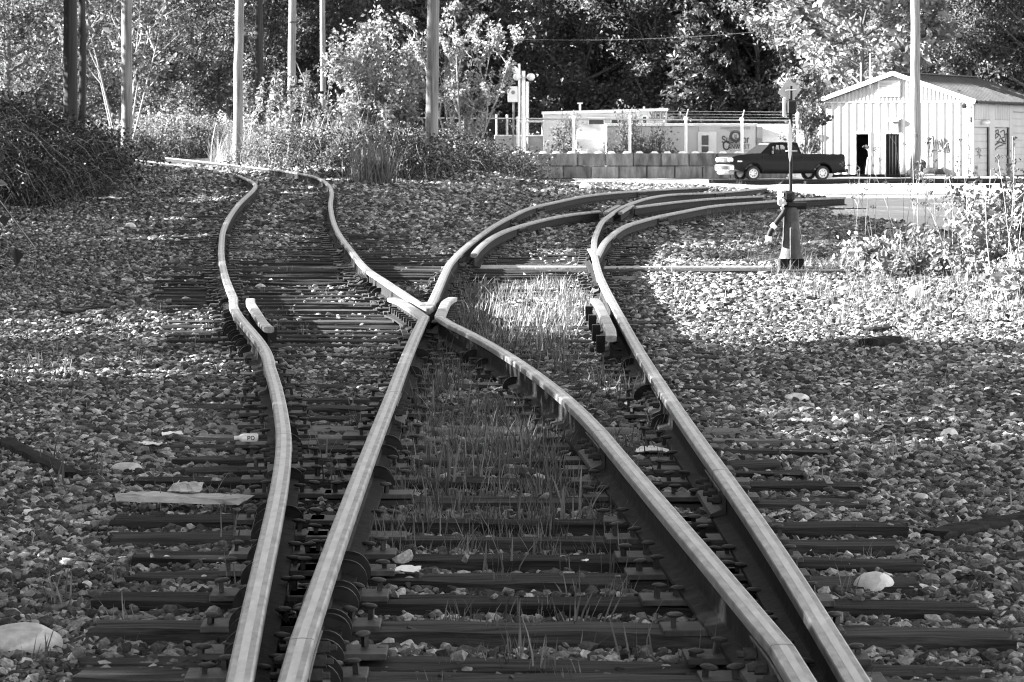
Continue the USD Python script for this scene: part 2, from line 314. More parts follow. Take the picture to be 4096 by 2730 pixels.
for k, px in RAILPX.items():
    P = place(px, zL if k in 'AC' else zR); P = P[np.argsort(P[:, 1])]
    d = P[0] - (P[1] - P[0]) / (P[1, 1] - P[0, 1]) * (P[0, 1] - 5.2)
    P = np.vstack([d, P]) if k in 'ABCD' else P
    if k == 'A': P = np.vstack([P, [[-5.78, 60.5], [-6.6, 66], [-7.6, 71.5], [-9.2, 80], [-11.6, 91], [-14.1, 102]]])
    if k == 'C':
        P = np.vstack([P[P[:, 1] < 57], [[-4.35, 61.5], [-5.1, 66], [-6.05, 71.5], [-7.65, 80], [-9.95, 91], [-12.4, 102]]])
    sp = PchipInterpolator(P[:, 1], P[:, 0])
    if k in BREAKS:                                           # stiff lengths between the joints, the kinks at the joints kept
        bl = [P[0, 1]] + [float(P[np.argmin(np.abs(np.array([FPX * (CAM_Z - float((zL if k in 'AC' else zR)(y))) / y + HORIZON for y in P[:, 1]]) - v / 4)), 1]) for v in BREAKS[k]]
        ny, nx_ = [], []
        for a, b in zip(bl[:-1], bl[1:]):
            q_ = P[(P[:, 1] >= a - 1e-6) & (P[:, 1] <= b + 1e-6)]; w_ = np.ones(len(q_)); w_[[0, -1]] = 30
            c_ = np.polyfit(q_[:, 1], q_[:, 0], min(3 if k == 'A' else 2, len(q_) - 1), w=w_); yy_ = np.arange(a, b - .02, .1); ny += list(yy_); nx_ += list(np.polyval(c_, yy_))
        rest = P[P[:, 1] > b + 1e-6]; first = float(np.polyval(c_, b)); ny.append(b); nx_.append(first)
        yy_ = np.arange(b + .2, P[-1, 1], .2); ny += list(yy_) + [P[-1, 1]]; nx_ += list(sp(yy_)) + [P[-1, 0]]
        sp = lambda y, A_=np.array(ny), B_=np.array(nx_): np.interp(y, A_, B_)
    LINE[k] = (lambda y, sp=sp: sp(y), P[0, 1], P[-1, 1])
def X(k, y): return LINE[k][0](np.asarray(y, float))
def zt(k, y): return (zL if k in 'AC' else zR)(y)
HEAD = [(-.029, 0), (0, .0015), (.029, 0), (.0345, -.0035), (.0365, -.010), (.0365, -.033), (.033, -.038), (.0105, -.046), (-.0105, -.046), (-.033, -.038), (-.0365, -.033), (-.0365, -.010), (-.0345, -.0035)]
WEB = [(.0105, -.0445), (.0082, -.06), (.0082, -.128), (.014, -.139), (.066, -.152), (.068, -.157), (.068, -.165), (-.068, -.165), (-.068, -.157), (-.066, -.152), (-.014, -.139), (-.0082, -.128), (-.0082, -.06), (-.0105, -.0445)]
def stations(y0, y1):
    n = max(3, int((y1 - y0) / (.22 if y0 < 30 else .5)) + 2); return np.linspace(y0, y1, n)
def rail_path(k, y0, y1, off=0.0, dz=0.0):
    y = stations(y0, y1); x = X(k, y); d = (X(k, y + .02) - X(k, y - .02)) / .04; n = np.sqrt(1 + d * d)
    return np.stack([x + off / n, y - off * d / n, zt(k, y) + dz], 1)
def lay(parent, path, name='rail'):
    r = obj(name, sweep(path, WEB), M['rust'], parent, smooth=40)
    obj('rail_head', sweep(path, HEAD), M['steel'], r, smooth=14)
    if len(path) > 2: obj('running_band', sweep(path + [0, 0, .0008], [(-.012, .0008), (-.002, .0016), (.012, .0009), (.012, -.002), (-.012, -.002)]), M['band'], r, smooth=40)
    return r
def v2y(k, v_src):
    y = np.linspace(LINE[k][1], LINE[k][2], 6000); v = HORIZON + (CAM_Z - zt(k, y)) * FPX / y
    return float(y[np.argmin(np.abs(v - v_src / 4))])
def frame_at(k, y):
    d = float((X(k, y + .05) - X(k, y - .05)) / .1); a = -math.atan(d)
    return np.array([float(X(k, y)), y, float(zt(k, y))]), a          # heading: +y turned by a about z
def loc(k, y, right, fwd, up):
    p, a = frame_at(k, y); c, s = math.cos(a), math.sin(a)
    return p + np.array([c * right - s * fwd, s * right + c * fwd, up]), a
def joint_bar(parent, k, y, side, length=.72):
    """angle bar with its bolts, on one side of a rail joint"""
    prof = [(.010, -.046), (.036, -.040), (.040, -.046), (.028, -.066), (.024, -.105), (.030, -.118), (.074, -.136), (.078, -.150), (.05, -.146), (.012, -.138)]
    prof = [(side * a, b) for a, b in prof]; prof = prof if side > 0 else prof[::-1]
    path = np.array([loc(k, y + t, 0, 0, 0)[0] for t in (-length / 2, -.1, .1, length / 2)])
    b = obj('joint_bar', sweep(path, prof), M['plate'], parent, smooth=25)
    for t in np.linspace(-.42, .42, 4) * length:
        p, a = loc(k, y + t, side * .047, 0, -.085)
        mb = MB(); c = trimesh.creation.cylinder(.02, .035, sections=6); c.apply_transform(TM(p, rz=a) @ TM(ry=PI / 2)); mb.tm(c)
        c = trimesh.creation.cylinder(.011, .075, sections=6); c.apply_transform(TM(p, rz=a) @ TM(ry=PI / 2)); mb.tm(c)
        obj('bolt', mb.get(), M['spike'], b)
def spike_mesh(rng):
    mb = MB(); h = rng.uniform(.018, .045); mb.box((0, 0, h / 2 - .02), (.017, .017, h + .04))
    mb.ell((rng.uniform(.004, .012), 0, h), (.029, .02, .0095), 1); v, f = mb.get()
    return v @ TM(ry=rng.uniform(-.15, .15), rx=rng.uniform(-.15, .15))[:3, :3].T, f
def tie_mesh(L, w, h, rng, n=14):
    """weathered baulk along x: sagging edges, split ends"""
    x = np.linspace(-L / 2, L / 2, n); x[0] += rng.uniform(-.02, .02); x[-1] += rng.uniform(-.02, .02)
    ring = np.array([(-.5, -1), (-.5, -.12), (-.46, -.015), (-.2, 0), (.15, 0), (.46, -.015), (.5, -.12), (.5, -1)])
    V = np.zeros((n, 8, 3))
    for i in range(n):
        V[i, :, 0] = x[i] + (rng.normal(0, .012, 8) if i in (0, n - 1) else 0)
        V[i, :, 1] = ring[:, 0] * w + rng.normal(0, .006, 8); V[i, :, 2] = ring[:, 1] * h + rng.normal(0, .004, 8) * (ring[:, 1] > -.9)
    i, j = np.meshgrid(np.arange(n - 1), np.arange(8), indexing='ij'); k = (j + 1) % 8
    f = np.stack([i * 8 + j, (i + 1) * 8 + j, (i + 1) * 8 + k, i * 8 + k], -1).reshape(-1, 4)[:, ::-1]
    f = np.vstack([f[:, [0, 1, 2]], f[:, [0, 2, 3]], [[0, a, a + 1] for a in range(1, 7)], [[(n - 1) * 8, (n - 1) * 8 + a + 1, (n - 1) * 8 + a] for a in range(1, 7)]])
    return V.reshape(-1, 3), f
TIES = []           # (y, x0, x1, heading) of every tie, so that the ballast can keep clear
_spikes = {}
def add_tie(parent, y, x0, x1, slope, rails, rng, plates=True, spikes=2, m=None, lift=0.0, loose=None, zf=zR):
    """a tie across the track; rails: the lines it carries"""
    xc, L = (x0 + x1) / 2, x1 - x0; w = rng.uniform(.2, .235); a = math.atan(slope) + rng.normal(0, .006)
    zc = float(zf(y)) - .188 + lift
    v, f = tie_mesh(L, w, .17, rng); R = TM((xc, y, zc), rz=a); v = v @ R[:3, :3].T + R[:3, 3]
    t = obj('tie', (v, f), m or (M['tie']), parent, smooth=35); TIES.append((y, x0, x1, slope))
    for k in rails:
        if not (LINE[k][1] <= y <= LINE[k][2]): continue
        yy = y + slope * (float(X(k, y)) - xc)
        p, ra = frame_at(k, yy)
        if plates:
            b = rbox((rng.uniform(.34, .42), .175, .02), .003); b.apply_transform(TM((p[0] + rng.normal(0, .012), yy + rng.normal(0, .01), float(zf(y)) - .177), rz=ra * .6))
            obj('tie_plate', b, M['plate'], t)
        for side in (-1, 1)[:2]:
            for q_ in range(spikes):
                if rng.random() < .18: continue
                off = side * (.083 if q_ == 0 else rng.uniform(.13, .17)); fw = rng.uniform(-.06, .06)
                sp, sa = loc(k, yy, off, fw, -.168); mesh = spike_mesh(rng); RR = TM(sp, rz=sa + (0 if side < 0 else PI) + rng.normal(0, .3))
                mv = mesh[0] @ RR[:3, :3].T + RR[:3, 3]; key = parent.GetPath().pathString
                if _spikes.setdefault(key, [0, MB()])[0] < 290 and loose is None:
                    obj('spike', (mv, mesh[1]), M['spike'], t); _spikes[key][0] += 1
                else: _spikes[key][1].add(mv, mesh[1])
    return t
def rest_of_spikes(parent):
    e = _spikes.get(parent.GetPath().pathString)
    if e and e[1].n: tag(obj('spike', e[1].get(), M['spike'], parent), kind='stuff')
def anchor(parent, k, y, side, rng):
    """spring anchor: a curved plate hooked under the rail base"""
    ang = np.linspace(-.35, PI * .62, 9); r0, r1 = .03, rng.uniform(.06, .082)
    out = np.array([(math.cos(a) * r1, math.sin(a) * r1) for a in ang] + [(math.cos(a) * r0, math.sin(a) * r0 * .6) for a in ang[::-1]])
    m = trimesh.creation.extrude_polygon(__import__('shapely').geometry.Polygon(out).buffer(0), .014, engine='earcut')
    v = np.array(m.vertices); bend = .25 * v[:, 0] ** 2 / .1
    V = np.stack([side * (v[:, 0] + .03), v[:, 2] + bend, v[:, 1] - .165], 1)
    p, a = loc(k, y, 0, 0, 0); R = TM(p, rz=a); f = np.array(m.faces); f = f if side < 0 else f[:, ::-1]
    return obj('rail_anchor', (V @ R[:3, :3].T + R[:3, 3], f[:, ::-1]), M['darkmetal'], parent)

YCUT = 33.0
near = thing('railway_turnout', 'near turnout: rusty rails with bright worn tops crossing at a frog on dark timber ties', 'railway track')
FROG_Y = v2y('B', 1240)
yy = np.linspace(18, 27, 4000); FROG_Y = float(yy[np.argmin(np.abs(X('B', yy) - X('C', yy)))])
JA, JB, JC, JD = [v2y('A', 1736), v2y('A', 1460), v2y('A', 1192)], [v2y('B', 2555), v2y('B', 1566)], [v2y('C', 2579), v2y('C', 1723)], [v2y('D', 1880), v2y('D', 1536), v2y('D', 1105)]
GAP = .005
def lay_jointed(parent, k, y0, y1, joints, bars=True):
    ends = [y0] + sorted(j for j in joints if y0 < j < y1) + [y1]
    for a, b in zip(ends[:-1], ends[1:]):
        lay(parent, rail_path(k, a + (GAP if a != y0 else 0), b - (GAP if b != y1 else 0)))
    if bars:
        for j in ends[1:-1]:
            for s in (-1, 1): joint_bar(parent, k, j, s)
lay_jointed(near, 'A', 5.2, YCUT, JA); lay_jointed(near, 'D', 5.2, YCUT, JD)
lay_jointed(near, 'B', 5.2, FROG_Y - .92, JB); lay_jointed(near, 'C', 5.2, FROG_Y - .92, JC)
lay_jointed(near, 'B', FROG_Y + .45, YCUT, [FROG_Y + 1.9, v2y('B', 1010)]); lay_jointed(near, 'C', FROG_Y + .45, YCUT, [v2y('C', 1075)])
def wing(k0, k1, side):
    """a lead rail turned at the throat to run along the other leg, with a flared end"""
    t = np.array([-.9, -.8, -.4, 0, .4, .9, 1.25, 1.5]); o = np.array([.112, .112, .112, .112, .112, .114, .13, .155])
    pts = []
    for a, b in zip(t, o): pts.append(loc(k1, FROG_Y + a, side * b, 0, 0)[0])
    pts = np.array(pts)
    w = obj('wing_rail', sweep(pts, WEB), M['rust'], near, smooth=40); obj('rail_head', sweep(pts, [(a * (1.25 if a * side > 0 else 1), b) for a, b in HEAD]), M['steel'], w, smooth=14)
    for a in np.arange(-.7, 1.5, .22):
        p, ra = loc(k1, FROG_Y + a, side * (.112 + .06), 0, -.085); c = MB().box((0, 0, 0), (.055, .038, .042), rz=ra).get()
        obj('bolt', (c[0] + p, c[1]), M['spike'], w)
wing('B', 'C', -1); wing('C', 'B', 1)
def P2(k, dy, off): return loc(k, FROG_Y + dy, off, 0, 0)[0]
nose = np.array([P2('C', .02, -.012)[:2], P2('C', .5, -.036)[:2], P2('C', .95, -.036)[:2], P2('B', .95, .036)[:2], P2('B', .5, .036)[:2], P2('B', .02, .012)[:2]])
cx_ = nose.mean(0); order = np.argsort(np.arctan2(*(nose - cx_).T[::-1]))
obj('frog_point', prism(nose[order], float(zR(FROG_Y)) - .05, float(zR(FROG_Y)) - .002), M['steel'], near)
obj('frog_web', prism(((nose[order] - cx_) * .9 + cx_), float(zR(FROG_Y)) - .165, float(zR(FROG_Y)) - .052), M['rust'], near)
p, a = loc('B', FROG_Y + .25, -.03, 0, -.178); b = rbox((.4, 2.6, .02), .004); b.apply_transform(TM(p, rz=a + .06)); obj('frog_plate', b, M['rust'], near)
def guard(k, y0, y1, side):
    e0, e1 = loc(k, y0, side * .122, 0, .004)[0], loc(k, y1, side * .122, 0, .004)[0]; t = np.array([0, .06, .16, .5, .84, .94, 1.]); fl = np.array([.02, .01, 0, 0, 0, .01, .02])
    pts = e0 + (e1 - e0) * t[:, None] + np.array([side, 0, 0]) * fl[:, None]
    g = obj('guard_rail', sweep(pts, WEB), M['rust'], near, smooth=40); obj('rail_head', sweep(pts, [(a * 1.05, b) for a, b in HEAD]), M['steel'], g, smooth=14)
    for yy in np.linspace(y0 + .5, y1 - .5, 4):
        p, ra = loc(k, yy, side * .2, 0, -.09); c = MB().box((0, 0, 0), (.06, .1, .12), rz=ra).get(); obj('guard_block', (c[0] + p, c[1]), M['darkmetal'], g)
guard('A', v2y('A', 1310), v2y('A', 1195), 1); guard('D', v2y('D', 1345), v2y('D', 1195), -1)
rng = np.random.default_rng(11)
tv = np.array([2735, 2644, 2527, 2405, 2305, 2235, 2161, 2094, 1992, 1932, 1884, 1849, 1793, 1755, 1714, 1666, 1632, 1599, 1545, 1508, 1470]) / 4
ty = [FPX * (CAM_Z + .1) / (v - HORIZON) + .1 for v in tv]; ty = [float(FPX * (CAM_Z - (zR(y) - .188)) / (v - HORIZON)) + .1 for y, v in zip(ty, tv)]
ty = [ty[0] - 1.0, ty[0] - .5] + ty
while ty[-1] < YCUT - .4: ty.append(ty[-1] + rng.uniform(.47, .55))
LEFT_END = {2644: 310, 2527: 365, 2405: 415, 2305: 520, 2235: 540, 2161: 455, 2094: 460, 1992: 500, 1932: 560, 1884: 690, 1849: 700, 1793: 640, 1755: 690, 1714: 522, 1666: 590, 1632: 620, 1599: 640, 1545: 450}
for n_, y in enumerate(ty):
    sl = -.06 + .03 * sm((y - 12) / 15)
    xa, xd = float(X('A', y)), float(X('D', y)); x0 = xa - rng.uniform(.5, .72); x1 = xd + rng.uniform(.35, .75)
    if 2 <= n_ < 2 + len(tv):
        k = int(round(tv[n_ - 2] * 4)); x0 = (LEFT_END[k] / 4 - 512) * y / FPX if k in LEFT_END else x0
    pale = 2 <= n_ < 2 + len(tv) and round(tv[n_ - 2] * 4) in (1755, 1714)
    tt = add_tie(near, y + sl * (x1 - x0) / 2, x0, x1, sl, 'ABCD', rng, spikes=2, m=M['tie_pale'] if pale else None, lift=rng.normal(0, .006))
    if pale: tag(tt, 'pale grey weathered tie')
rest_of_spikes(near)
cribs = [(a + b) / 2 for a, b in zip(ty[:-1], ty[1:])]
for k, side, lo, hi, p_ in (('A', -1, 8.4, 11.6, .9), ('A', -1, 20, 26, .9), ('B', 1, 8.2, 10.6, .9), ('B', 1, 12, 20, .4), ('A', 1, 11, 15, .4), ('C', -1, 17, 21, .6), ('D', -1, 13, 20, .5), ('C', -1, 24.5, 30, .7), ('B', -1, 14, 19, .4)):
    for y in cribs:
        if lo < y < hi and rng.random() < p_:
            for dy in ((-.07, .07) if p_ >= .9 else (0,)): anchor(near, k, y + dy + rng.uniform(-.03, .03), side, rng)
# heel plates across each pair of rails in front
for ka, kb, yv in (('A', 'B', 2640), ('C', 'D', 2650)):
    y = v2y(ka, yv); xa, xb = float(X(ka, y)), float(X(kb, y)); b = rbox((abs(xb - xa) + .3, .34, .018), .004); b.apply_transform(TM(((xa + xb) / 2, y, float(zR(y)) - .176)))
    obj('heel_plate', b, M['plate'], near)

# ---------------------------------------------------------------- the left track beyond
left = thing('railway_track', 'left track winding over a low hump towards the woods with closely laid dark ties', 'railway track')
lay_jointed(left, 'A', YCUT + GAP, 102, [v2y('A', 901)]); lay_jointed(left, 'C', YCUT + GAP, 102, [v2y('C', 960), 76])
y = YCUT + .3
while y < 98:
    xa, xc = float(X('A', y)), float(X('C', y)); sl = float(ev(_xl, y + .5) - ev(_xl, y - .5)); sl = max(-.25, min(.25, sl))
    ext = 1.15 if y < 47 else .6
    add_tie(left, y, xa - .6 - rng.uniform(0, .2), xc + ext - rng.uniform(0, .12), -sl, 'AC', rng, plates=y < 60, spikes=1 if y < 50 else 0, loose=1, lift=rng.normal(0, .006), zf=zL); y += rng.uniform(.48, .56)
rest_of_spikes(left)

# ---------------------------------------------------------------- the second turnout, curving away to the right
right = thing('railway_turnout', 'far turnout with switch points, its rails sweeping right towards the gravel road', 'railway track')
lay_jointed(right, 'B', YCUT + GAP, LINE['B'][2], [v2y('B', 862), v2y('B', 820), 62])
lay_jointed(right, 'E', LINE['E'][1] + .1, LINE['E'][2], [v2y('E', 960), v2y('E', 872), 60, 72])
lay_jointed(right, 'F', LINE['F'][1] + .3, LINE['F'][2], [v2y('F', 936), v2y('F', 860), 58])
yx = np.linspace(38, 54, 3000); YX = float(yx[np.argmin(np.abs(X('E', yx) - X('G', yx)))])
lay(right, rail_path('D', YCUT + GAP, LINE['D'][2]))
lay_jointed(right, 'G', LINE['G'][1], YX - 1.1, [v2y('G', 900)]); lay_jointed(right, 'G', YX + 1.1, LINE['G'][2], [70])
for k, o in (('E', -.12), ('E', .12)):
    pts = np.array([loc(k, YX + t, o, 0, .004)[0] for t in (-1.8, -1, 0, 1, 1.8)]); w_ = obj('wing_rail', sweep(pts, WEB), M['rust'], right); obj('rail_head', sweep(pts, HEAD), M['steel'], w_, smooth=14)
y = YCUT + .25
while y < 66:
    xb = float(X('B', y)); xe = float(X('E', y)) if y > LINE['E'][1] else float(X('D', y)); xf = float(X('F', y)) if y > LINE['F'][1] + .3 and y < LINE['F'][2] else xe
    sl = float(ev(_xr, y + .5) - ev(_xr, y - .5)); x1 = max(xe, xf) + rng.uniform(.45, .7)
    add_tie(right, y, xb - rng.uniform(.4, .6), x1, -sl * .9, 'BEFG', rng, plates=y < 55, spikes=1 if y < 48 else 0, loose=1, lift=rng.normal(0, .006)); y += rng.uniform(.5, .58)
rest_of_spikes(right)
YS = v2y('D', 1075)                                         # switch rods and the two long head ties that carry the stand
ST = on_ground(3165 / 4, 1088 / 4, .04)
for dy in (0, .55):
    add_tie(right, ST[1] - .2 + dy, float(X('B', ST[1])) - .6, ST[0] + .55, 0, 'BD' if dy == 0 else 'B', rng, spikes=1, loose=1, lift=.01)
mb = MB(); mb.tube([(float(X('B', ST[1])) - .2, ST[1] + .12, ST[2] + .03), (ST[0] - .2, ST[1] + .12, ST[2] + .04)], .022, 8); obj('switch_rod', mb.get(), M['galv'], right)
mb = MB(); mb.box(((float(X('B', ST[1])) + float(X('D', ST[1]))) / 2, ST[1] + .34, ST[2] + .05), (1.5, .06, .02)); obj('switch_rod', mb.get(), M['galv'], right)

# ---------------------------------------------------------------- siding that passes the shed
side = thing('railway_track', 'low siding track passing across in front of the shed, seen edge on', 'railway track')
sx = np.linspace(6.6, 34, 40)
def sy(x): return 93.5 + 4.2 * sm((x - 6) / 14) + .05 * x
for off, dz in ((0, 0), (1.5, 0)):
    yv = sy(sx) + off; path = np.stack([sx, yv, G(sx, yv) * .3 + .0 + .155], 1); r_ = obj('rail', sweep(path, WEB), M['rust'], side); obj('rail_head', sweep(path, HEAD), M['rust'], r_)
for n_, x in enumerate(np.arange(6.8, 33, .55)):
    v, f = tie_mesh(2.5, .22, .16, rng, 6); R = TM((x, float(sy(x)) + .75, float(G(x, sy(x))) * .3 - .005), rz=PI / 2 + .05); obj('tie', (v @ R[:3, :3].T + R[:3, 3], f), M['tie'], side)
bx = np.linspace(9.6, 33, 12)  # dark bars added in place of the ballast shadow along the near rail
for a, b in zip(bx[:-1], bx[1:]):
    c = (a + b) / 2; bb = rbox((b - a - .03, .2, .2), .01); bb.apply_transform(TM((c, float(sy(c)) - .32, float(G(c, sy(c))) * .3 + .02), rz=math.atan2(float(sy(b) - sy(a)), b - a))); obj('edge_timber', bb, M['oldwood'], side)

# ---------------------------------------------------------------- ballast: patches of crushed stone strewn over the bed
def hull_stone(rng, r, flat=.7):
    p = rng.normal(size=(14, 3)); p /= np.linalg.norm(p, axis=1, keepdims=True); p *= rng.uniform(.85, 1.08, (14, 1)) * np.array([r * rng.uniform(.85, 1.3), r * rng.uniform(.75, 1.0), r * flat * rng.uniform(.8, 1.3)])
    m = trimesh.convex.convex_hull(p); R = TM(rz=rng.uniform(0, 2 * PI), rx=rng.normal(0, .3), ry=rng.normal(0, .3))[:3, :3]
    return np.array(m.vertices) @ R.T, np.array(m.faces)
def instancer(name, protos, pos, quat, scale, idx, label=None, kind='stuff', parent=None):
    P = UsdGeom.PointInstancer.Define(stage, path_for(name, parent)); path = P.GetPath()
    for k, (mesh, m, smooth) in enumerate(protos):
        me = usdkit.mesh(stage, f'{path}/{name}_{k + 1:03d}' if k else f'{path}/{name}', mesh, m, smooth=smooth)
        if m.GetPath() in TONED: toned(me, k)
        P.GetPrototypesRel().AddTarget(f'{path}/{name}_{k + 1:03d}' if k else f'{path}/{name}')
    P.CreatePositionsAttr(Vt.Vec3fArray.FromNumpy(np.asarray(pos, np.float32))); P.CreateProtoIndicesAttr(Vt.IntArray.FromNumpy(np.asarray(idx, np.int32)))
    P.CreateOrientationsAttr(Vt.QuathArray([Gf.Quath(float(w), float(x), float(y), float(z)) for x, y, z, w in quat]))
    P.CreateScalesAttr(Vt.Vec3fArray.FromNumpy(np.asarray(scale, np.float32)))
    tag(P, label[0] if label else None, label[1] if label else None, kind=kind); return P
def quats(rz, tilt=0.0, rng=None):
    from scipy.spatial.transform import Rotation as R
    n = len(rz); t = rng.normal(0, tilt, (n, 2)) if tilt else np.zeros((n, 2))
    return (R.from_euler('xyz', np.stack([t[:, 0], t[:, 1], rz], 1))).as_quat()
rng = np.random.default_rng(5)
patches = []
for k in range(12):
    mb = MB()
    for _ in range(88):
        a, d = rng.uniform(0, 2 * PI), .15 * math.sqrt(rng.random()); r = .0145 * rng.lognormal(0, .48)
        v, f = hull_stone(rng, min(r, .042)); mb.add(v + [d * math.cos(a), d * math.sin(a), r * .35 + rng.normal(0, .007)], f)
    patches.append((mb.get(), M['stone'], False))
pts, sc = [], []
for y0, y1, step, s_ in ((5.0, 13, .098, .8), (13, 24, .11, .9), (24, 38, .155, 1.15), (38, 60, .23, 1.5), (60, 92, .4, 2.1)):
    for yy in np.arange(y0, y1, step):
        hw = .19 * yy + 1.0; n = int(2 * hw / step)
        x_ = np.linspace(-hw, hw, n) + rng.uniform(-.5, .5, n) * step; y_ = yy + rng.uniform(-.5, .5, n) * step
        if y0 >= 38: keep = (x_ > ev(_xl, y_) - 3.2) & (x_ < ev(_xr, y_) + 5.5)
        elif y0 >= 24: keep = x_ > ev(_xl, y_) - 3.6
        else: keep = np.ones(n, bool)
        if 38 <= y0 < 60: keep |= (x_ < ev(_xl, y_)) & (y_ < 52)
        if y0 == 24: keep |= x_ < 0
        keep &= ~shapely.contains_xy(ROADP, x_, y_)
        pts.append(np.stack([x_[keep], y_[keep]], 1)); sc.append(np.full(keep.sum(), s_))
pts, sc = np.vstack(pts), np.concatenate(sc); z = G(pts[:, 0], pts[:, 1])
n = len(pts); sc = sc * rng.uniform(.85, 1.2, n) * np.where((pts[:, 0] < ev(_xl, pts[:, 1]) - 2.0) & (pts[:, 1] > 13), .72, 1.0)
instancer('ballast', patches, np.c_[pts, z], quats(rng.uniform(0, 2 * PI, n), .05, rng), np.repeat(sc[:, None], 3, 1), rng.integers(0, 12, n), ('grey crushed stone ballast around and between the rails', 'gravel'))
# loose stones lying on ties and among the ballast
singles = [(hull_stone(rng, .02), M['stone'], False) for _ in range(16)]
P_ = []
for (y, x0, x1, sl) in TIES:
    for _ in range(rng.poisson(6 if y < 30 else 3)):
        x_ = rng.uniform(x0, x1); P_.append((x_, y + sl * (x_ - (x0 + x1) / 2) + rng.uniform(-.1, .1), float(zR(y) if x_ > -2.2 else zL(y)) - .18))
P_ = np.array(P_); n = len(P_)
instancer('loose_stones', singles, P_, quats(rng.uniform(0, 6.3, n), .3, rng), np.repeat(rng.lognormal(0, .35, n)[:, None], 3, 1), rng.integers(0, 16, n), ('small loose stones scattered on top of the dark ties', 'gravel'))
def cobble(rng, d, seed):
    m = trimesh.creation.icosphere(3); v = np.array(m.vertices)
    v = v * (1 + .22 * (meshkit.fbm(v * 1.3 + seed * 7.7, 3, seed)[:, None] - .5)) * np.asarray(d) / 2
    return v, np.array(m.faces)
# (picture x, y of its middle, width in picture px, height ratio, label, material)
COB = [(3505, 2355, 175, .5, 'large smooth pale boulder half buried in the ballast right of the rails', 'cobble'),
 (70, 2590, 330, .36, 'largest boulder at the bottom left, long and rounded with grey grain', 'cobble'),
 (3800, 1745, 75, .62, 'pale round speckled boulder just past the shade line towards the right', 'cobble'),
 (3190, 1600, 105, .35, 'flat pale slab of stone in the ballast right of the right rail', 'cobble'),
 (3952, 2234, 46, .62, 'smaller of two round pale pebbles beside the dark timber at right', 'cobble'),
 (3955, 2170, 50, .5, 'oval pale pebble lying just below the dark timber at right', 'cobble'),
 (3170, 1176, 50, .65, 'bright white rock on the sunlit gravel near the foot of the switch stand', 'palestone'),
 (3668, 1182, 72, .85, 'jagged bright white rock at the foot of the sunlit shrub', 'palestone'),
 (3345, 1240, 60, .5, 'flat bright rock on sunlit gravel left of the jagged white rock', 'palestone'),
 (2340, 750, 50, .62, 'white rounded rock beside the road near the block wall', 'palestone'),
 (2953, 845, 26, .6, 'small white rock right of the curving rails', 'palestone'),
 (350, 2110, 52, .6, 'rounded pebble in the ballast left of the pale plank', 'cobble'),
 (535, 1585, 34, .8, 'round speckled cobble beside the end of a tie on the left', 'cobble'),
 (520, 908, 45, .6, 'rounded boulder in the shaded gravel left of the left track', 'cobble'),
 (483, 920, 32, .55, 'smaller boulder next to the rounded one left of the left track', 'cobble'),
 (345, 2345, 45, .7, 'broken pale cobble lying between two tie ends at left', 'cobble'),
 (1040, 1155, 50, .6, 'rounded grey boulder between the rails of the left track', 'cobble'),
 (500, 1885, 130, .35, 'long low granite boulder by the tie ends left of the tracks', 'cobble'),
 (3005, 2405, 60, .55, 'grey boulder in the ballast close to the right rail', 'cobble'),
 (3690, 2000, 70, .5, 'low oval boulder at middle right of the ballast', 'cobble'),
 (815, 2330, 50, .75, 'pale rounded cobble resting between ties beside the left rail', 'cobble'),
 (4030, 2470, 50, .7, 'round stone near the lower right edge of the picture', 'cobble'),
 (1500, 1515, 45, .55, 'grey boulder between the two left rails below the frog', 'cobble'),
 (4065, 1590, 60, .45, 'white flat rock at the right edge in the shade', 'palestone'),
 (110, 2060, 70, .35, 'crumpled pale flat slab at left near the pale plank', 'palestone')]
for k, (u, v, w, h, label, m) in enumerate(COB):
    p = on_ground(u / 4, (v + w * h * .3) / 4, .01); W = w / 4 / s_at(p[1])
    o = thing('boulder' if w / 4 / s_at(p[1]) > .12 else 'cobble', label, 'rock', p + [0, W * .3, W * h * .28], rz=rng.uniform(-.4, .4))
    c = cobble(rng, (W, W * .8, W * h * 1.35), k)
    o2 = obj('stone', c, M[m], o, smooth=True)

# ---------------------------------------------------------------- trees, shrubs, grass
def leaves(c, size, rng, aspect=1.5, up=.3, fold=.25):
    """one folded diamond leaf (two triangles) at each centre"""
    n = len(c); nrm = rng.normal(size=(n, 3)); nrm[:, 2] = np.abs(nrm[:, 2]) + up; nrm /= np.linalg.norm(nrm, axis=1, keepdims=True)
    a = np.cross(nrm, rng.normal(size=(n, 3))); a /= np.linalg.norm(a, axis=1, keepdims=True); b = np.cross(nrm, a)
    s = (size * rng.lognormal(0, .3, n))[:, None]
    V = np.stack([c - a * s * aspect / 2, c + b * s / 2 + nrm * s * fold, c + a * s * aspect / 2, c - b * s / 2 + nrm * s * fold], 1).reshape(-1, 3)
    k = np.arange(n)[:, None] * 4
    return V, np.concatenate([k + [[0, 1, 2]], k + [[0, 2, 3]]], 0)
def bent(p0, d, L, rng, n=5, rise=.25, wob=.12):
    d = np.asarray(d, float); d /= np.linalg.norm(d); p = [np.asarray(p0, float)]
    for _ in range(n - 1):
        d = d + np.array([0, 0, rise / n]) + rng.normal(0, wob / math.sqrt(n), 3); d /= np.linalg.norm(d); p.append(p[-1] + d * L / (n - 1))
    return np.array(p)
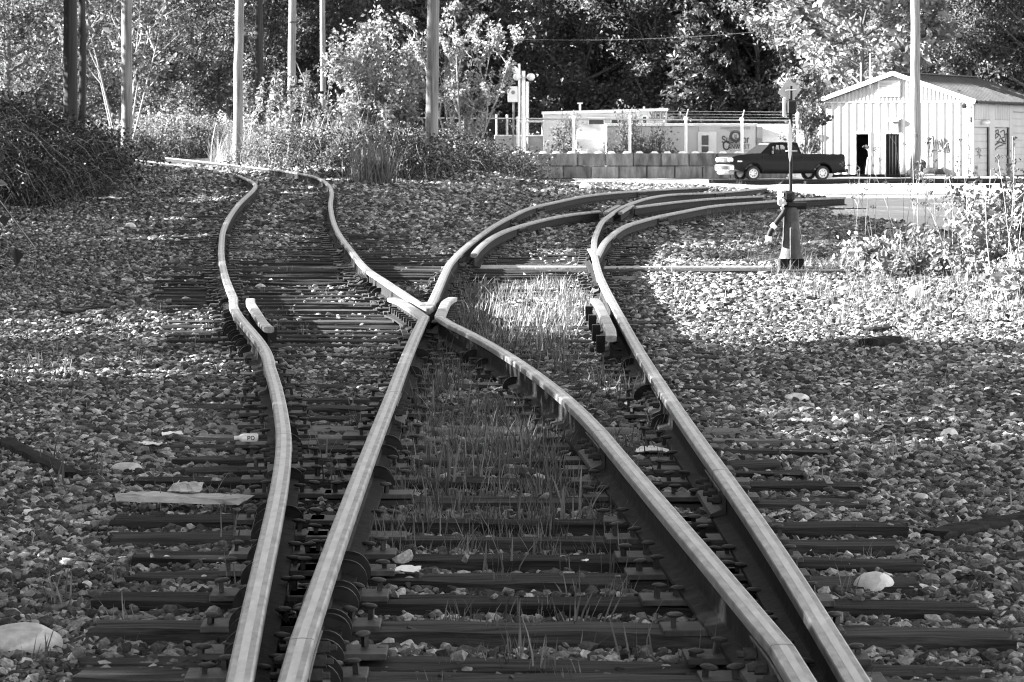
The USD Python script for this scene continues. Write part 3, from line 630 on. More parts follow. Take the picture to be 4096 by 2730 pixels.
def grow(rng, H, r0, limbs, h0, reach, lift, nleaf, size, subs=5, spread=.5, stems=1, prof=None, lean=0., droop=.25):
    """tapered trunk, limbs and twigs, and leaves in clumps on the twigs: (wood, leaves)"""
    wood, cs, tips = MB(), [], []
    for s_ in range(stems):
        ang = 2 * PI * s_ / max(1, stems) + rng.uniform(-.4, .4)
        d = np.array([math.cos(ang), math.sin(ang), 0]) * (.32 if stems > 1 else lean) + [0, 0, 1]
        tr = bent((0, 0, -.15), d, H * (.93 if stems == 1 else rng.uniform(.7, .95)), rng, 9, .3, .06)
        wood.tube(tr, np.linspace(r0, r0 * .18, 9), 7)
        for i in range(max(2, limbs // stems)):
            t = h0 + (1 - h0) * (i + rng.random()) / max(2, limbs // stems); q = min(t, .98) * 8; k = min(int(q), 7); base = tr[k] * (1 - q + k) + tr[k + 1] * (q - k)
            az = 2.4 * i + ang + rng.uniform(-.5, .5); f = prof(t) if prof else math.sin(PI * min(1, (t - h0) / (1 - h0) * .8 + .18)) ** .7
            L = reach * f * rng.uniform(.75, 1.15); e = lift + rng.normal(0, .12)
            lb = bent(base, (math.cos(az) * math.cos(e), math.sin(az) * math.cos(e), math.sin(e)), L, rng, 5, droop)
            wood.tube(lb, np.linspace(r0 * (1 - t) * .45 + .02, .012, 5), 4, caps=False)
            for j in range(subs):
                u = .3 + .7 * (j + rng.random()) / subs; k = min(int(u * 4), 3); b2 = lb[k] + (lb[k + 1] - lb[k]) * (u * 4 - k)
                d2 = lb[k + 1] - lb[k]; d2 = d2 / np.linalg.norm(d2) + rng.normal(0, .65, 3)
                tw = bent(b2, d2, L * .38 + .35, rng, 4, droop); wood.tube(tw, np.linspace(.02, .006, 4), 3, caps=False); tips.append(tw)
    tips = np.array(tips); n = len(tips)
    w = rng.gamma(1.2, 1, n); pick = rng.choice(n, nleaf, p=w / w.sum()); u = rng.uniform(.15, 1.05, nleaf) * 3; k = np.minimum(u.astype(int), 2)
    c = tips[pick, k] + (tips[pick, k + 1] - tips[pick, k]) * (u - k)[:, None] + rng.normal(0, spread * .5, (nleaf, 3)) * [1, 1, .7]
    return wood.get(), leaves(c, np.full(nleaf, size), rng)
def tree(name, label, p, wl, bark, leaf, cat='tree', rz=0., group=None, scale=1.0):
    t = thing(name, label, cat, p, rz, group, scale); obj('trunk', wl[0], bark, t, smooth=40); obj('crown', wl[1], leaf, t); return t
R_ = np.random.default_rng
broad = lambda seed, n=26000: grow(R_(seed), 15, .24, 34, .08, 5.0, .45, n, .125, 7, .8)
up_tr = lambda seed, n=21000: grow(R_(seed), 16, .2, 40, .08, 3.6, .95, n, .115, 7, .55, droop=.5)
def conifer(seed, H=17, n=15000):
    rng = R_(seed); wood = MB(); wood.tube(bent((0, 0, -.2), (0, 0, 1), H, rng, 8, 0, .02), np.linspace(.35, .03, 8), 7); cs = []
    for i in range(120):
        t = (i + rng.random()) / 120; h = .4 + t * (H - .6); L = (1 - t) ** .8 * 3.4 * rng.uniform(.7, 1.1) + .25; az = 2.399 * i
        br = bent((0, 0, h), (math.cos(az), math.sin(az), -.12), L, rng, 4, -.35, .05); wood.tube(br, np.linspace(.04, .01, 4), 3, caps=False)
        m = int(n / 120 * (L / 1.9)); u = rng.uniform(.15, 1, m) * 3; k = np.minimum(u.astype(int), 2)
        cs.append(br[k] + (br[k + 1] - br[k]) * (u - k)[:, None] + rng.normal(0, .22, (m, 3)) * [1, 1, .8] - [0, 0, .1])
    c = np.vstack(cs); return wood.get(), leaves(c, np.full(len(c), .17), rng, 2.2, .1)
U = 1024 / 2353
def gp(u, Y, dz=0.0):
    x = (u * U - 512) * Y / FPX; return np.array([x, Y, float(G(x, Y)) + dz])
BASE = [('broad', broad(1), 'bark', 'leaf_mid'), ('broad', broad(2), 'bark', 'leaf_bright'), ('up', up_tr(3), 'bark', 'leaf_mid'), ('up', up_tr(4), 'bark_pale', 'leaf_bright'), ('dark', conifer(5), 'bark', 'leaf_dark'), ('broad', broad(6), 'bark', 'leaf_dark')]
NAME = ['woodland_tree', 'woodland_tree', 'upright_tree', 'upright_tree', 'cedar_tree', 'woodland_tree']
KIND = ['spreading leafy', 'spreading pale-leaved', 'upright many-branched', 'upright pale-barked', 'tall dark evergreen', 'dense dark-leaved']
made = {}
rt = R_(77)
def wood_tree(k, u, Y, scale=1.0, label=None, group=None, where='in the woodland'):
    p = gp(u, Y, -.1); lab = label
    if k not in made: made[k] = tree(NAME[k], lab, p, BASE[k][1], M[BASE[k][2]], M[BASE[k][3]], rz=rt.uniform(0, 6.3), group=group, scale=scale); return made[k]
    return dup(made[k], lab, p, rt.uniform(0, 6.3), scale, group, NAME[k])
# (kind, picture x in 2353ths, distance, scale): the wall of woodland across the back
WOODS = [(1, 15, 122, .85), (3, 75, 132, .95), (1, 150, 127, .9), (3, 215, 140, .9), (1, 275, 150, 1.0), (2, 345, 168, 1.1), (0, 400, 182, 1.2), (2, 455, 172, 1.1), (0, 530, 190, 1.25), (2, 610, 178, 1.15), (0, 690, 186, 1.2), (3, 650, 200, 1.3), (2, 770, 180, 1.2),
 (5, 850, 196, 1.3), (4, 975, 170, .95), (2, 930, 200, 1.3), (4, 1110, 176, .9), (1, 1200, 186, 1.25), (1, 1265, 180, 1.1), (0, 1340, 178, 1.1), (0, 1430, 184, 1.15), (2, 1490, 176, 1.1), (5, 1550, 184, 1.2), (4, 1625, 172, 1.05), (4, 1690, 182, 1.15), (5, 1745, 176, 1.1), (2, 1800, 180, 1.15), (3, 1850, 170, 1.05),
 (1, 1930, 166, 1.05), (1, 2085, 160, 1.05), (1, 2165, 157, .95), (3, 2235, 154, 1.0), (0, 2300, 160, 1.0), (1, 2380, 154, 1.0), (1, 2450, 165, 1.0)]
ZONES = [(230, 'in the sunlit trees at the far left, behind the twin dark poles'), (520, 'behind the pale pole at left, in the shaded woodland'), (760, 'behind the leaning poles and the tall shoots'), (960, 'behind the round bright tree'), (1180, 'in the dark gap right of the thick centre pole'), (1560, 'behind the white trailers'), (1720, 'in the darkest gap right of the trailers'), (1900, 'behind the switch stand target'), (9999, 'rising behind the corrugated shed')]
for k, u, Y, sc_ in WOODS:
    z_ = next(t for m_, t in ZONES if u < m_); lab = f'{KIND[k]} tree {z_}'
    wood_tree(k, u, Y, sc_, lab, f'{KIND[k]} trees {z_}')
for k, u, Y, sc_ in [(0, 120, 215, 1.4), (0, 260, 212, 1.4), (5, 480, 222, 1.5), (5, 620, 225, 1.5), (0, 800, 224, 1.5), (5, 1050, 220, 1.5), (0, 1250, 222, 1.4), (5, 1400, 215, 1.4), (5, 1560, 214, 1.4), (5, 1700, 212, 1.4), (5, 1850, 210, 1.4), (0, 1990, 205, 1.3), (5, 2120, 210, 1.4), (5, 2280, 205, 1.3), (0, 2400, 208, 1.3), (5, 2050, 190, 1.2), (0, 2330, 188, 1.2)]:
    wood_tree(k, u, Y, sc_, f'{KIND[k]} tree filling the far back row of the woodland', 'far back row of the woodland')
# trees beside the line on the left, out of the picture, whose shade falls across the tracks
SHADE = [(5, -12.5, 13.2, .75)] + [(5, -12.4, 28.0 + 2.1 * k, .26) for k in range(6)] + [(5, -8.6, 5.6, .6), (2, -9.2, 10.6, .65), (0, -12.5, 5, .8), (5, -9.5, 3.0, .72), (0, -10.5, 8.0, .72), (2, -9.8, 13.2, .7), (5, -11, 17.5, .75), (0, -14, 10, .85), (5, -14.5, 20.5, .8), (2, -17, 15, .9), (0, -15, 1, .8),
 (5, -12.8, 43.5, .6), (5, -13.2, 48, .62), (2, -13.5, 54, .65), (5, -14, 60, .65), (0, -16.5, 45, .85), (5, -15.5, 51, .8), (2, -17.5, 57, .9), (0, -19, 40.5, .85), (5, -21, 63, .9), (0, -19.5, 70, .85), (2, -22, 50, .9)]
for k, x, y, sc_ in SHADE:
    p = (x, y, float(G(x, y)) - .1); lab = f'{KIND[k]} tree beside the line on the left, shading the rails'
    o = dup(made[k], lab, p, rt.uniform(0, 6.3), sc_, 'trees shading the rails from the left', NAME[k])
# single trees that stand out
rng = R_(21)
def blob_tree(seed, H, W, n, size, stems=3):
    """dense rounded crown down to the ground, built from leafy clumps on many twigs"""
    rng = R_(seed); wood = MB(); tips = []
    for i in range(46):
        az, e = 2.399 * i, rng.uniform(.35, 1.5); L = 1 / math.sqrt((math.cos(e) / (W / 2)) ** 2 + (math.sin(e) / H) ** 2) * rng.uniform(.78, 1.02)
        b = bent((rng.normal(0, .15), rng.normal(0, .15), 0), (math.cos(az) * math.cos(e), math.sin(az) * math.cos(e), math.sin(e)), L, rng, 6, .15, .12); wood.tube(b, np.linspace(.07, .01, 6), 4, caps=False); 
        for _ in range(7):
            u = rng.uniform(.35, .98); k = min(int(u * 5), 4); s0 = b[k] + (b[k + 1] - b[k]) * (u * 5 - k); tw = bent(s0, (b[-1] - b[0]) / L + rng.normal(0, .7, 3), L * .22, rng, 4, .4); wood.tube(tw, np.linspace(.015, .005, 4), 3, caps=False); tips.append(tw)
    tips = np.array(tips); pick = rng.choice(len(tips), n, p=(w := rng.gamma(1.5, 1, len(tips))) / w.sum()); u = rng.uniform(.1, 1.1, n) * 3; k = np.minimum(u.astype(int), 2)
    c = tips[pick, k] + (tips[pick, k + 1] - tips[pick, k]) * (u - k)[:, None] + rng.normal(0, .17, (n, 3)); c[:, 2] = np.abs(c[:, 2])
    return wood.get(), leaves(c, np.full(n, size), rng)
tree('round_tree', 'bright dense round-topped tree left of the thick centre pole', gp(868, 106, -.6), blob_tree(31, 7.9, 3.8, 26000, .1), M['bark'], M['leaf_silver'])
tree('flame_tree', 'pale tree with flame-like upswept branches just right of the thick centre pole', gp(1062, 104, -.3), grow(R_(33), 7.2, .05, 30, .12, 1.5, 1.0, 8000, .075, 6, .13, stems=5, droop=.8), M['bark_pale'], M['leaf_silver'])
tree('maple_tree', 'bright broad-leaved tree leaning over the left end of the shed roof', gp(1985, 147, -.2), grow(R_(34), 12.5, .2, 30, .16, 5.2, .5, 12000, .24, 6, .6), M['bark'], M['leaf_pale'])
tree('sapling_tree', 'slim young tree with bright leaves just left of the shed', gp(1852, 131, -.1), grow(R_(35), 5.0, .05, 22, .1, 1.5, .9, 3800, .1, 5, .2, droop=.6), M['bark'], M['leaf_bright'])
tree('pale_stem_tree', 'tree with several bare pale stems fanning up behind the left pale pole', gp(285, 104, -.2), grow(R_(36), 8.5, .05, 20, .35, 2.4, .8, 3500, .13, 5, .4, stems=6), M['bark_pale'], M['leaf_bright'])
tree('fence_bush', 'bright bush growing against the fence in front of the office trailer', gp(1297, 132.2), blob_tree(37, 3.0, 1.9, 3600, .07), M['bark'], M['leaf_bright'], 'bush')
tree('fence_bush', 'taller bush with two spiky tops between the second and third fence posts', gp(1455, 132.2), blob_tree(38, 3.2, 2.3, 4200, .07), M['bark'], M['leaf_mid'], 'bush')
tree('fence_bush', 'rounded bush spreading right beside the taller fence bush', gp(1505, 132.2), blob_tree(39, 2.5, 2.1, 3400, .07), M['bark'], M['leaf_bright'], 'bush')
def shoot_bush(seed, n, H, W):
    rng = R_(seed); wood = MB(); cs = []
    for i in range(n):
        a = rng.uniform(0, 2 * PI); h = H * rng.uniform(.5, 1.0); b = bent((rng.normal(0, W * .22), rng.normal(0, W * .22), 0), (math.cos(a) * .28, math.sin(a) * .28, 1), h, rng, 6, .1, .08)
        wood.tube(b, np.linspace(.022, .006, 6), 4, caps=False); m = int(38 * h); u = rng.uniform(.3, 1, m) * 5; k = np.minimum(u.astype(int), 4)
        cs.append(b[k] + (b[k + 1] - b[k]) * (u - k)[:, None] + rng.normal(0, .07, (m, 3)))
    c = np.vstack(cs); return wood.get(), leaves(c, np.full(len(c), .095), rng)
tree('shoot_bush', 'bush of tall pale leafy shoots between the leaning poles', gp(600, 92), shoot_bush(41, 16, 3.0, 3.2), M['bark_pale'], M['leaf_pale'], 'bush')
tree('shoot_bush', 'bush of thin upright shoots right of the middle leaning pole', gp(705, 94), shoot_bush(42, 14, 3.2, 2.4), M['bark_pale'], M['leaf_bright'], 'bush')

for k, y in enumerate(np.arange(22.5, 39, 1.6)):  # bushes added out of view, sized to shade the left of the sunlit band
    fb0 = stage.GetPrimAtPath('/World/fence_bush'); x = -9.6 - .06 * (y - 22)
    dup(fb0, 'leafy bush added out of view on the left for its shade', (x, y, float(G(x, y)) - .1), rt.uniform(0, 6.3), (1.4, 1.4, .95), 'bushes added out of view for shade', 'hedge_bush')
# brambles on the left bank and in the rough ground
def bramble(seed, W, H, ncane, nleaf, size):
    rng = R_(seed); wood = MB(); cs = []
    for i in range(ncane):
        a = rng.uniform(0, 2 * PI); L = W * rng.uniform(.5, 1.0); t = np.linspace(0, 1, 8)[:, None]; b0 = np.array([rng.normal(0, W * .18), rng.normal(0, W * .18), 0]); h = H * rng.uniform(.5, 1.15)
        pts = b0 + t * np.array([math.cos(a) * L * .75, math.sin(a) * L * .75, 0]) + np.array([0, 0, 1]) * (4 * h * t * (1.05 - t)) * .9 + rng.normal(0, .03, (8, 3)); wood.tube(pts, np.linspace(.011, .005, 8), 3, caps=False)
        m = nleaf // ncane; u = rng.uniform(.05, 1, m) * 7; k = np.minimum(u.astype(int), 6); cs.append(pts[k] + (pts[k + 1] - pts[k]) * (u - k)[:, None] + rng.normal(0, .12, (m, 3)))
    c = np.vstack(cs); c[:, 2] = np.maximum(c[:, 2], .02); return wood.get(), leaves(c, np.full(len(c), size), rng)
brd = [bramble(51, 2.6, 1.0, 60, 5200, .045), bramble(52, 2.2, .7, 55, 4200, .045)]
rb = R_(61); bm = {}
def bank_label(x, Y):
    w = 'along the front edge of the shaded left bank' if Y < 47 else 'on the bank around the twin dark poles' if Y < 64 and x < -8.5 else 'beside the rails near the top of the hump' if Y < 64 else 'on the bank behind the left pale pole'
    return f'dark tangled bramble mound {w}', f'brambles {w}'
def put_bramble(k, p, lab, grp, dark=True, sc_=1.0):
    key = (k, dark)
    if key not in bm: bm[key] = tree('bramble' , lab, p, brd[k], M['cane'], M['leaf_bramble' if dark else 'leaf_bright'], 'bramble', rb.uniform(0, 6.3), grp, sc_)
    else: dup(bm[key], lab, p, rb.uniform(0, 6.3), sc_, grp, 'bramble')
n = 0
while n < 96:
    Y = 43 + 45 * rb.random() ** 1.3; off_ = rb.uniform(4.3, 12.5); x = float(ev(_xl, Y)) - off_
    if abs(x) > .19 * Y + 1.5: continue
    if Y < 43 + max(0, 7 - off_) * 1.6: continue
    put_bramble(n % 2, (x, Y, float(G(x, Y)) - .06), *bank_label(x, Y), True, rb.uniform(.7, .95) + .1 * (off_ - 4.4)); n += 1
for x, Y, s_ in [(-9.8, 25, 1.2), (-10.2, 29.5, 1.3), (-10.8, 33, 1.5), (-11.2, 36, 1.4), (-10.5, 27.5, 2.2), (-11.2, 32, 2.2), (-11.4, 36.5, 2.0)]:  # thickets added out of view so that their shadow covers the left ballast
    put_bramble(0, (x, Y, float(G(x, Y)) - .06), 'tall bramble thicket added out of view on the left for its shade', 'bramble thickets added out of view for shade', True, s_)
n = 0
while n < 40:
    Y = rb.uniform(68, 108); x = rb.uniform(float(ev(_xl, Y)) + 2.2, -.014 * Y)
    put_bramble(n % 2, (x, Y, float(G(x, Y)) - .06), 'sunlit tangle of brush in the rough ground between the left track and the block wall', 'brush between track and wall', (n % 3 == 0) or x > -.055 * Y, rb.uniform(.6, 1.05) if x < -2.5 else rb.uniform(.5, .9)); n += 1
for u, Y, s_ in [(1080, 84, .9), (1130, 88, 1.0), (1140, 92, .8), (1020, 80, .9), (1150, 100, .8)]:
    put_bramble(0, gp(u, Y, -.05), 'dark bramble mound at the left end of the concrete block wall', 'brambles at the end of the block wall', True, s_)
for u, Y in [(330, 112), (400, 116), (450, 118), (520, 120), (380, 108), (300, 106), (560, 112), (480, 108)]:
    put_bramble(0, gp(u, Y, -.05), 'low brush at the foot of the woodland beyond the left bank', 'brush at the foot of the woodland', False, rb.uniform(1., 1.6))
# grass
def tuft(rng, n, h, w, spread, lean=.5):
    V, F = [], []
    for i in range(n):
        a = rng.uniform(0, 2 * PI); L = h * rng.lognormal(0, .3); b0 = np.array([rng.normal(0, spread), rng.normal(0, spread), 0]); d = np.array([math.cos(a), math.sin(a), 0]); pr = np.array([-d[1], d[0], 0]); ln = lean * rng.uniform(.2, 1.2)
        k = len(V) * 1
        for t, ww in ((0, 1), (.4, .9), (.75, .6)):
            c = b0 + d * ln * L * t ** 2 + np.array([0, 0, L * t]); V += [c + pr * w * ww / 2, c - pr * w * ww / 2]
        V.append(b0 + d * ln * L + np.array([0, 0, L])); F += [[k, k + 1, k + 3], [k, k + 3, k + 2], [k + 2, k + 3, k + 5], [k + 2, k + 5, k + 4], [k + 4, k + 5, k + 6]]
    return np.array(V), np.array(F)
rg = R_(71)
short = [(tuft(rg, 8, .085, .0048, .024), M['grassm'], False) for _ in range(6)]
P_ = []
while len(P_) < 1800:
    Y = 8 + 25 * rg.random() ** .8
    b, c, d = float(X('B', Y)), float(X('C', Y)), float(X('D', Y)); lo, hi = (b + .1, d - .1)
    x = rg.uniform(lo, hi)
    if abs(x - c) < .1: continue
    dens = meshkit.fbm(np.array([x * 1.3, Y * .5, 2.]), 3, 9) + (.12 if 11 < Y < 30 else -.25) + (.12 if b < x < c else 0)
    if rg.random() < sm((dens - .42) / .2): P_.append((x, Y, float(G(x, Y)) + .0))
for _ in range(260):
    Y = rg.uniform(8, 34); x = rg.uniform(-.18 * Y, .18 * Y); P_.append((x, Y, float(G(x, Y))))
P_ = np.array(P_); n = len(P_)
instancer('grass', short, P_, quats(rg.uniform(0, 6.3, n), .1, rg), np.repeat(rg.lognormal(.05, .3, n)[:, None], 3, 1), rg.integers(0, 6, n), ('thin young grass sprouting between the rails around the frog', 'grass'))
tall = [(tuft(rg, 16, .55, .014, .13, .45), M['drygrass'], False) for _ in range(5)]
P_ = []
while len(P_) < 1500:
    Y = rg.uniform(62, 112); x = rg.uniform(float(ev(_xl, Y)) + 1.9, -.045 * Y)
    if meshkit.fbm(np.array([x * .35, Y * .12, 5.]), 2, 4) > .42: P_.append((x, Y, float(G(x, Y)) - .02))
P_ = np.array(P_); n = len(P_)
instancer('tall_grass', tall, P_, quats(rg.uniform(0, 6.3, n), .1, rg), np.repeat(rg.uniform(.5, 1.6, n)[:, None], 3, 1), rg.integers(0, 5, n), ('tall dry grass standing in the sun beyond the left track', 'grass'))
verge = [(tuft(rg, 22, .14, .006, .07, .7), M['drygrass'], False) for _ in range(5)]
P_ = []
while len(P_) < 1100:
    Y = rg.uniform(24, 100); x = rg.uniform(1.0 + .0 * Y, .19 * Y + .5)
    if Y < 60 and x < 2.6 + .03 * (Y - 24): continue
    if Y >= 52 and not (float(ev(_xr, Y)) - 6.5 < x < float(ev(_xr, Y)) - 1.8) : continue
    if ROADP.contains(shapely.geometry.Point(x, Y)) and rg.random() < .97: continue
    P_.append((x, Y, float(G(x, Y))))
P_ = np.array(P_); n = len(P_)
instancer('verge_grass', verge, P_, quats(rg.uniform(0, 6.3, n), .1, rg), np.repeat(rg.uniform(.3, 1.0, n)[:, None], 3, 1), rg.integers(0, 5, n), ('short dry grass on the sunlit verge right of the rails', 'grass'))
# the shrub at the right edge: broad leaves, dead stalks with seed heads
def right_shrub(seed, n, W, H, size, nst):
    rng = R_(seed); wood = MB(); cs = []
    for i in range(nst):
        a = rng.uniform(0, 2 * PI); e = rng.uniform(.3, 1.4); L = 1 / math.sqrt((math.cos(e) / (W / 2)) ** 2 + (math.sin(e) / H) ** 2) * rng.uniform(.6, 1.0)
        b = bent((rng.normal(0, W * .12), rng.normal(0, W * .12), 0), (math.cos(a) * math.cos(e), math.sin(a) * math.cos(e), math.sin(e)), L, rng, 6, -.1, .2); wood.tube(b, np.linspace(.009, .003, 6), 4, caps=False)
        m = n // nst; u = rng.uniform(.1, 1.02, m) * 5; k = np.minimum(u.astype(int), 4); cs.append(b[k] + (b[k + 1] - b[k]) * (u - k)[:, None] + rng.normal(0, .05, (m, 3)))
    c = np.vstack(cs); c[:, 2] = np.maximum(c[:, 2], .01); return wood.get(), leaves(c, np.full(len(c), size), rng, 1.35, .2, .18)
def gpx(u, v): return on_ground(u * U, v * U)
for k, (u, v, W, H, n_, lab) in enumerate([(2290, 650, 1.5, 1.15, 2300, 'largest broad-leaved shrub in full sun at the right edge'), (2120, 640, 1.3, .62, 1700, 'low broad-leaved shrub spreading in the sun left of the largest one'), (2000, 615, .9, .42, 900, 'small leafy shrub just right of the switch stand'), (2330, 560, 1.6, 1.25, 2000, 'tall shrub with big pale leaves at the right edge in front of the shed'), (2360, 690, 1.0, .5, 800, 'leafy sprawl at the right edge below the dead stalks')]):
    p = gpx(u, v); tree('leafy_shrub', lab, p, right_shrub(80 + k, n_, W, H, .052, 40), M['cane'], M['leaf_pale' if k != 1 else 'leaf_bright'], 'shrub')
def stalk(seed, h):
    rng = R_(seed); w = MB(); b = bent((0, 0, -.02), (rng.normal(0, .12), rng.normal(0, .12), 1), h, rng, 6, 0, .12); w.tube(b, np.linspace(.0055, .0025, 6), 4); hds = []
    for j in range(rng.integers(2, 5)):
        s0 = b[rng.integers(3, 6)]; t = bent(s0, (rng.normal(0, .7), rng.normal(0, .7), .9), h * rng.uniform(.08, .2), rng, 3, .2); w.tube(t, .003, 3); hd = MB(); hds.append(hd)
        for _ in range(9): q_ = bent(t[-1], (rng.normal(0, 1), rng.normal(0, 1), 1.0), .045, rng, 3); hd.tube(q_, .0022, 3); hd.ell(q_[-1], (.008,) * 3, 0)
    return w.get(), [h_.get() for h_ in hds]
for k in range(34):
    u, v = (rg.uniform(1945, 2190), rg.uniform(548, 600)) if k < 20 else (rg.uniform(2190, 2345), rg.uniform(600, 680)); p = gpx(u, v); a = stalk(200 + k, rg.uniform(.8, 1.45) if k < 20 else rg.uniform(.8, 1.5))
    w_ = 'in the clump right of the switch stand' if k < 20 else 'among the leaves of the largest shrub'
    t = thing('dead_stalk', f'dry weed stalk with dead seed heads {w_}', 'weed', p, rg.uniform(0, 6), f'dry stalks {w_}')
    obj('stem', a[0], M['stalk'], t); [obj('seed_head', h_, M['bark'], t) for h_ in a[1]]

# ---------------------------------------------------------------- poles, wires, lamps
def pole_at(label, u0, v0, u1, Y, w_px, m, top=9.5, name='utility_pole', sink=.3, group=None, extra=None):
    """wooden pole: u0 at its foot, u1 where it leaves the top of the picture, w_px its width (all in 2353ths)"""
    g = gp(u0, Y, -sink); s = FPX / Y; xt = (u1 * U - 512) / s; z_top = CAM_Z + HORIZON / s; f = (top - g[2]) / (z_top - g[2])
    t = thing(name, label, 'pole', g, 0, group); r = w_px * U / s / 2; n = 12
    tt = np.linspace(0, 1, n)[:, None]; d = np.array([(xt - g[0]) * f, 0, top - g[2]]); k = R_(int(u0))
    obj('shaft', tube(tt * d + k.normal(0, .006, (n, 3)) * [1, 1, 0], np.linspace(r * 1.06, r * .86, n), 18), m, t, smooth=50); return t, g, d, r
p1, g1, d1, r1_ = pole_at('thick pole darkened for shade at far left, left of a thinner pole', 162, 0, 162, 58, 32, M['pole_dark'])
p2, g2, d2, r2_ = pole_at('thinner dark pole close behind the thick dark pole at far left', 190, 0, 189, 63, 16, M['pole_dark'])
p3, *_ = pole_at('pale wooden pole rising from the dark bank at left, left of the winding track', 291, 0, 291, 72, 25, M['pole'])
p4, *_ = pole_at('pale pole leaning slightly right beside the clump of shoots', 545, 0, 551, 88, 21.5, M['pole'])
p5, g5, d5, r5 = pole_at('pale leaning pole with a dark strap, standing in the tall sunlit grass', 668, 0, 672, 96, 18.5, M['pole'])
p6, g6, d6, r6 = pole_at('slimmest pale pole with a crossarm, right of the strapped pole', 744, 0, 741, 112, 13, M['pole'])
p7, *_ = pole_at('thick weathered pole left of the middle of the picture, in front of the chain-link fence', 990, 0, 996, 70, 29, M['pole'])
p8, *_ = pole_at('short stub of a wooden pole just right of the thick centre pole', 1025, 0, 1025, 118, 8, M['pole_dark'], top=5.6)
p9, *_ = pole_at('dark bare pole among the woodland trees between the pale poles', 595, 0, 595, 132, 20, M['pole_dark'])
p10, g10, d10, r10 = pole_at('thick pale pole standing in front of the corrugated shed', 2104, 0, 2103, 128, 23, M['pole'])
mb = MB(); t_ = .73; c = g5 + d5 * .55; obj('strap', trimesh.creation.cylinder(r5 * 1.06, .05, sections=18, transform=TM((d5 * .55))), M['dark'], p5)
zc = CAM_Z - (213 * U - HORIZON) * 96 / FPX
ca = thing('crossarm', 'dark horizontal bar reaching from the strapped pole to the slim pole', 'crossarm', (float(g5[0]), 95.6, zc)); mb = MB(); L_ = (752 - 668) * U * 97 / FPX; b = rbox((L_, .09, .1), .01); b.apply_translation((L_ / 2, 0, 0)); obj('bar', b, M['oldwood'], ca); obj('end_cap', trimesh.creation.cylinder(.06, .12, sections=10, transform=TM((L_, 0, 0), ry=PI / 2)), M['darkmetal'], ca)
def wire(label, pts, r=.012, n=14, sag=.2, cat='wire', name='wire', m='galv'):
    a, b = np.asarray(pts[0], float), np.asarray(pts[1], float); t = np.linspace(0, 1, n)[:, None]; p = a + (b - a) * t - np.array([0, 0, 1]) * (4 * sag * t * (1 - t))
    return tag(obj(name, tube(p, r, 5), M[m]), label, cat)
wire('thin guy wire slanting down right from the strapped pole', [at_y(677 * U, 135 * U, 96), at_y(742 * U, 283 * U, 97)], .012, sag=0)
wire('thin overhead wire crossing the dark trees above the trailers', [at_y(1060 * U, 84 * U, 132), at_y(1730 * U, 74 * U, 128)], .005, sag=.25, m='ink_grey')
# lamp standard group
lp = thing('lamp_post', 'pale steel post with two floodlights on top, left of the office trailer', 'lamp post', gp(1203, 130, -.2)); s = FPX / 130; zt_ = lambda y: CAM_Z - (y * U - HORIZON) / s; g_ = gp(1203, 130, -.2)[2]
H_ = zt_(163) - g_; obj('post', tube([(0, 0, 0), (0, 0, H_ * .55), (0, 0, H_)], [.12, .1, .08], 14), M['galv_white'], lp, smooth=50)
for dx in (-.3, .33): m_ = revolve([(0, -.16), (.1, -.15), (.19, -.04), (.18, .08), (.1, .15), (0, .17)], 14); m_.apply_translation((dx, -.12, zt_(177) - g_)); obj('floodlight', m_, M['trim'], lp, smooth=50)
obj('bracket', rbox((.6, .06, .06), .01).apply_translation((0, -.05, zt_(178) - g_)), M['galv'], lp)
mp = thing('mast', 'thin white mast with a horizontal arm and a lamp, left of the floodlight post', 'mast', gp(1193, 131, -.2)); Hm = zt_(145) - g_
obj('post', tube([(0, 0, 0), (0, 0, Hm)], .055, 10), M['galv_white'], mp, smooth=50); obj('arm', tube([(0, 0, zt_(158) - g_), (-.8, 0, zt_(157) - g_)], .03, 8), M['galv'], mp)
m_ = revolve([(0, -.16), (.2, -.12), (.24, 0), (.16, .1), (.05, .2), (0, .22)], 14); m_.apply_translation((-.22, -.05, zt_(161) - g_)); obj('lamp_head', m_, M['trim'], mp, smooth=50); obj('small_arm', tube([(0, 0, zt_(146) - g_), (-.7, 0, zt_(146) - g_)], .015, 6), M['galv'], mp)
bp = thing('notice_board', 'small pale board on a thin pole left of the mast', 'sign', gp(1178, 130.5, -.2)); obj('post', tube([(0, 0, 0), (.05, 0, zt_(205) - g_)], .05, 10), M['ink_grey'], bp, smooth=50)
obj('board', rbox((.46, .06, .72), .015).apply_translation((0, -.08, zt_(216) - g_)), M['trim'], bp); obj('emblem', trimesh.creation.cylinder(.1, .012, sections=6, transform=TM((0.02, -.118, zt_(212) - g_), rx=PI / 2)), M['ink_grey'], bp)
tag(obj('pipe_post', tube([gp(1213, 133, -.2), gp(1213, 133, 0) * [1, 1, 0] + [0, 0, zt_(185)]], .05, 8), M['galv']), 'thin grey pipe standing just right of the floodlight post', 'post')

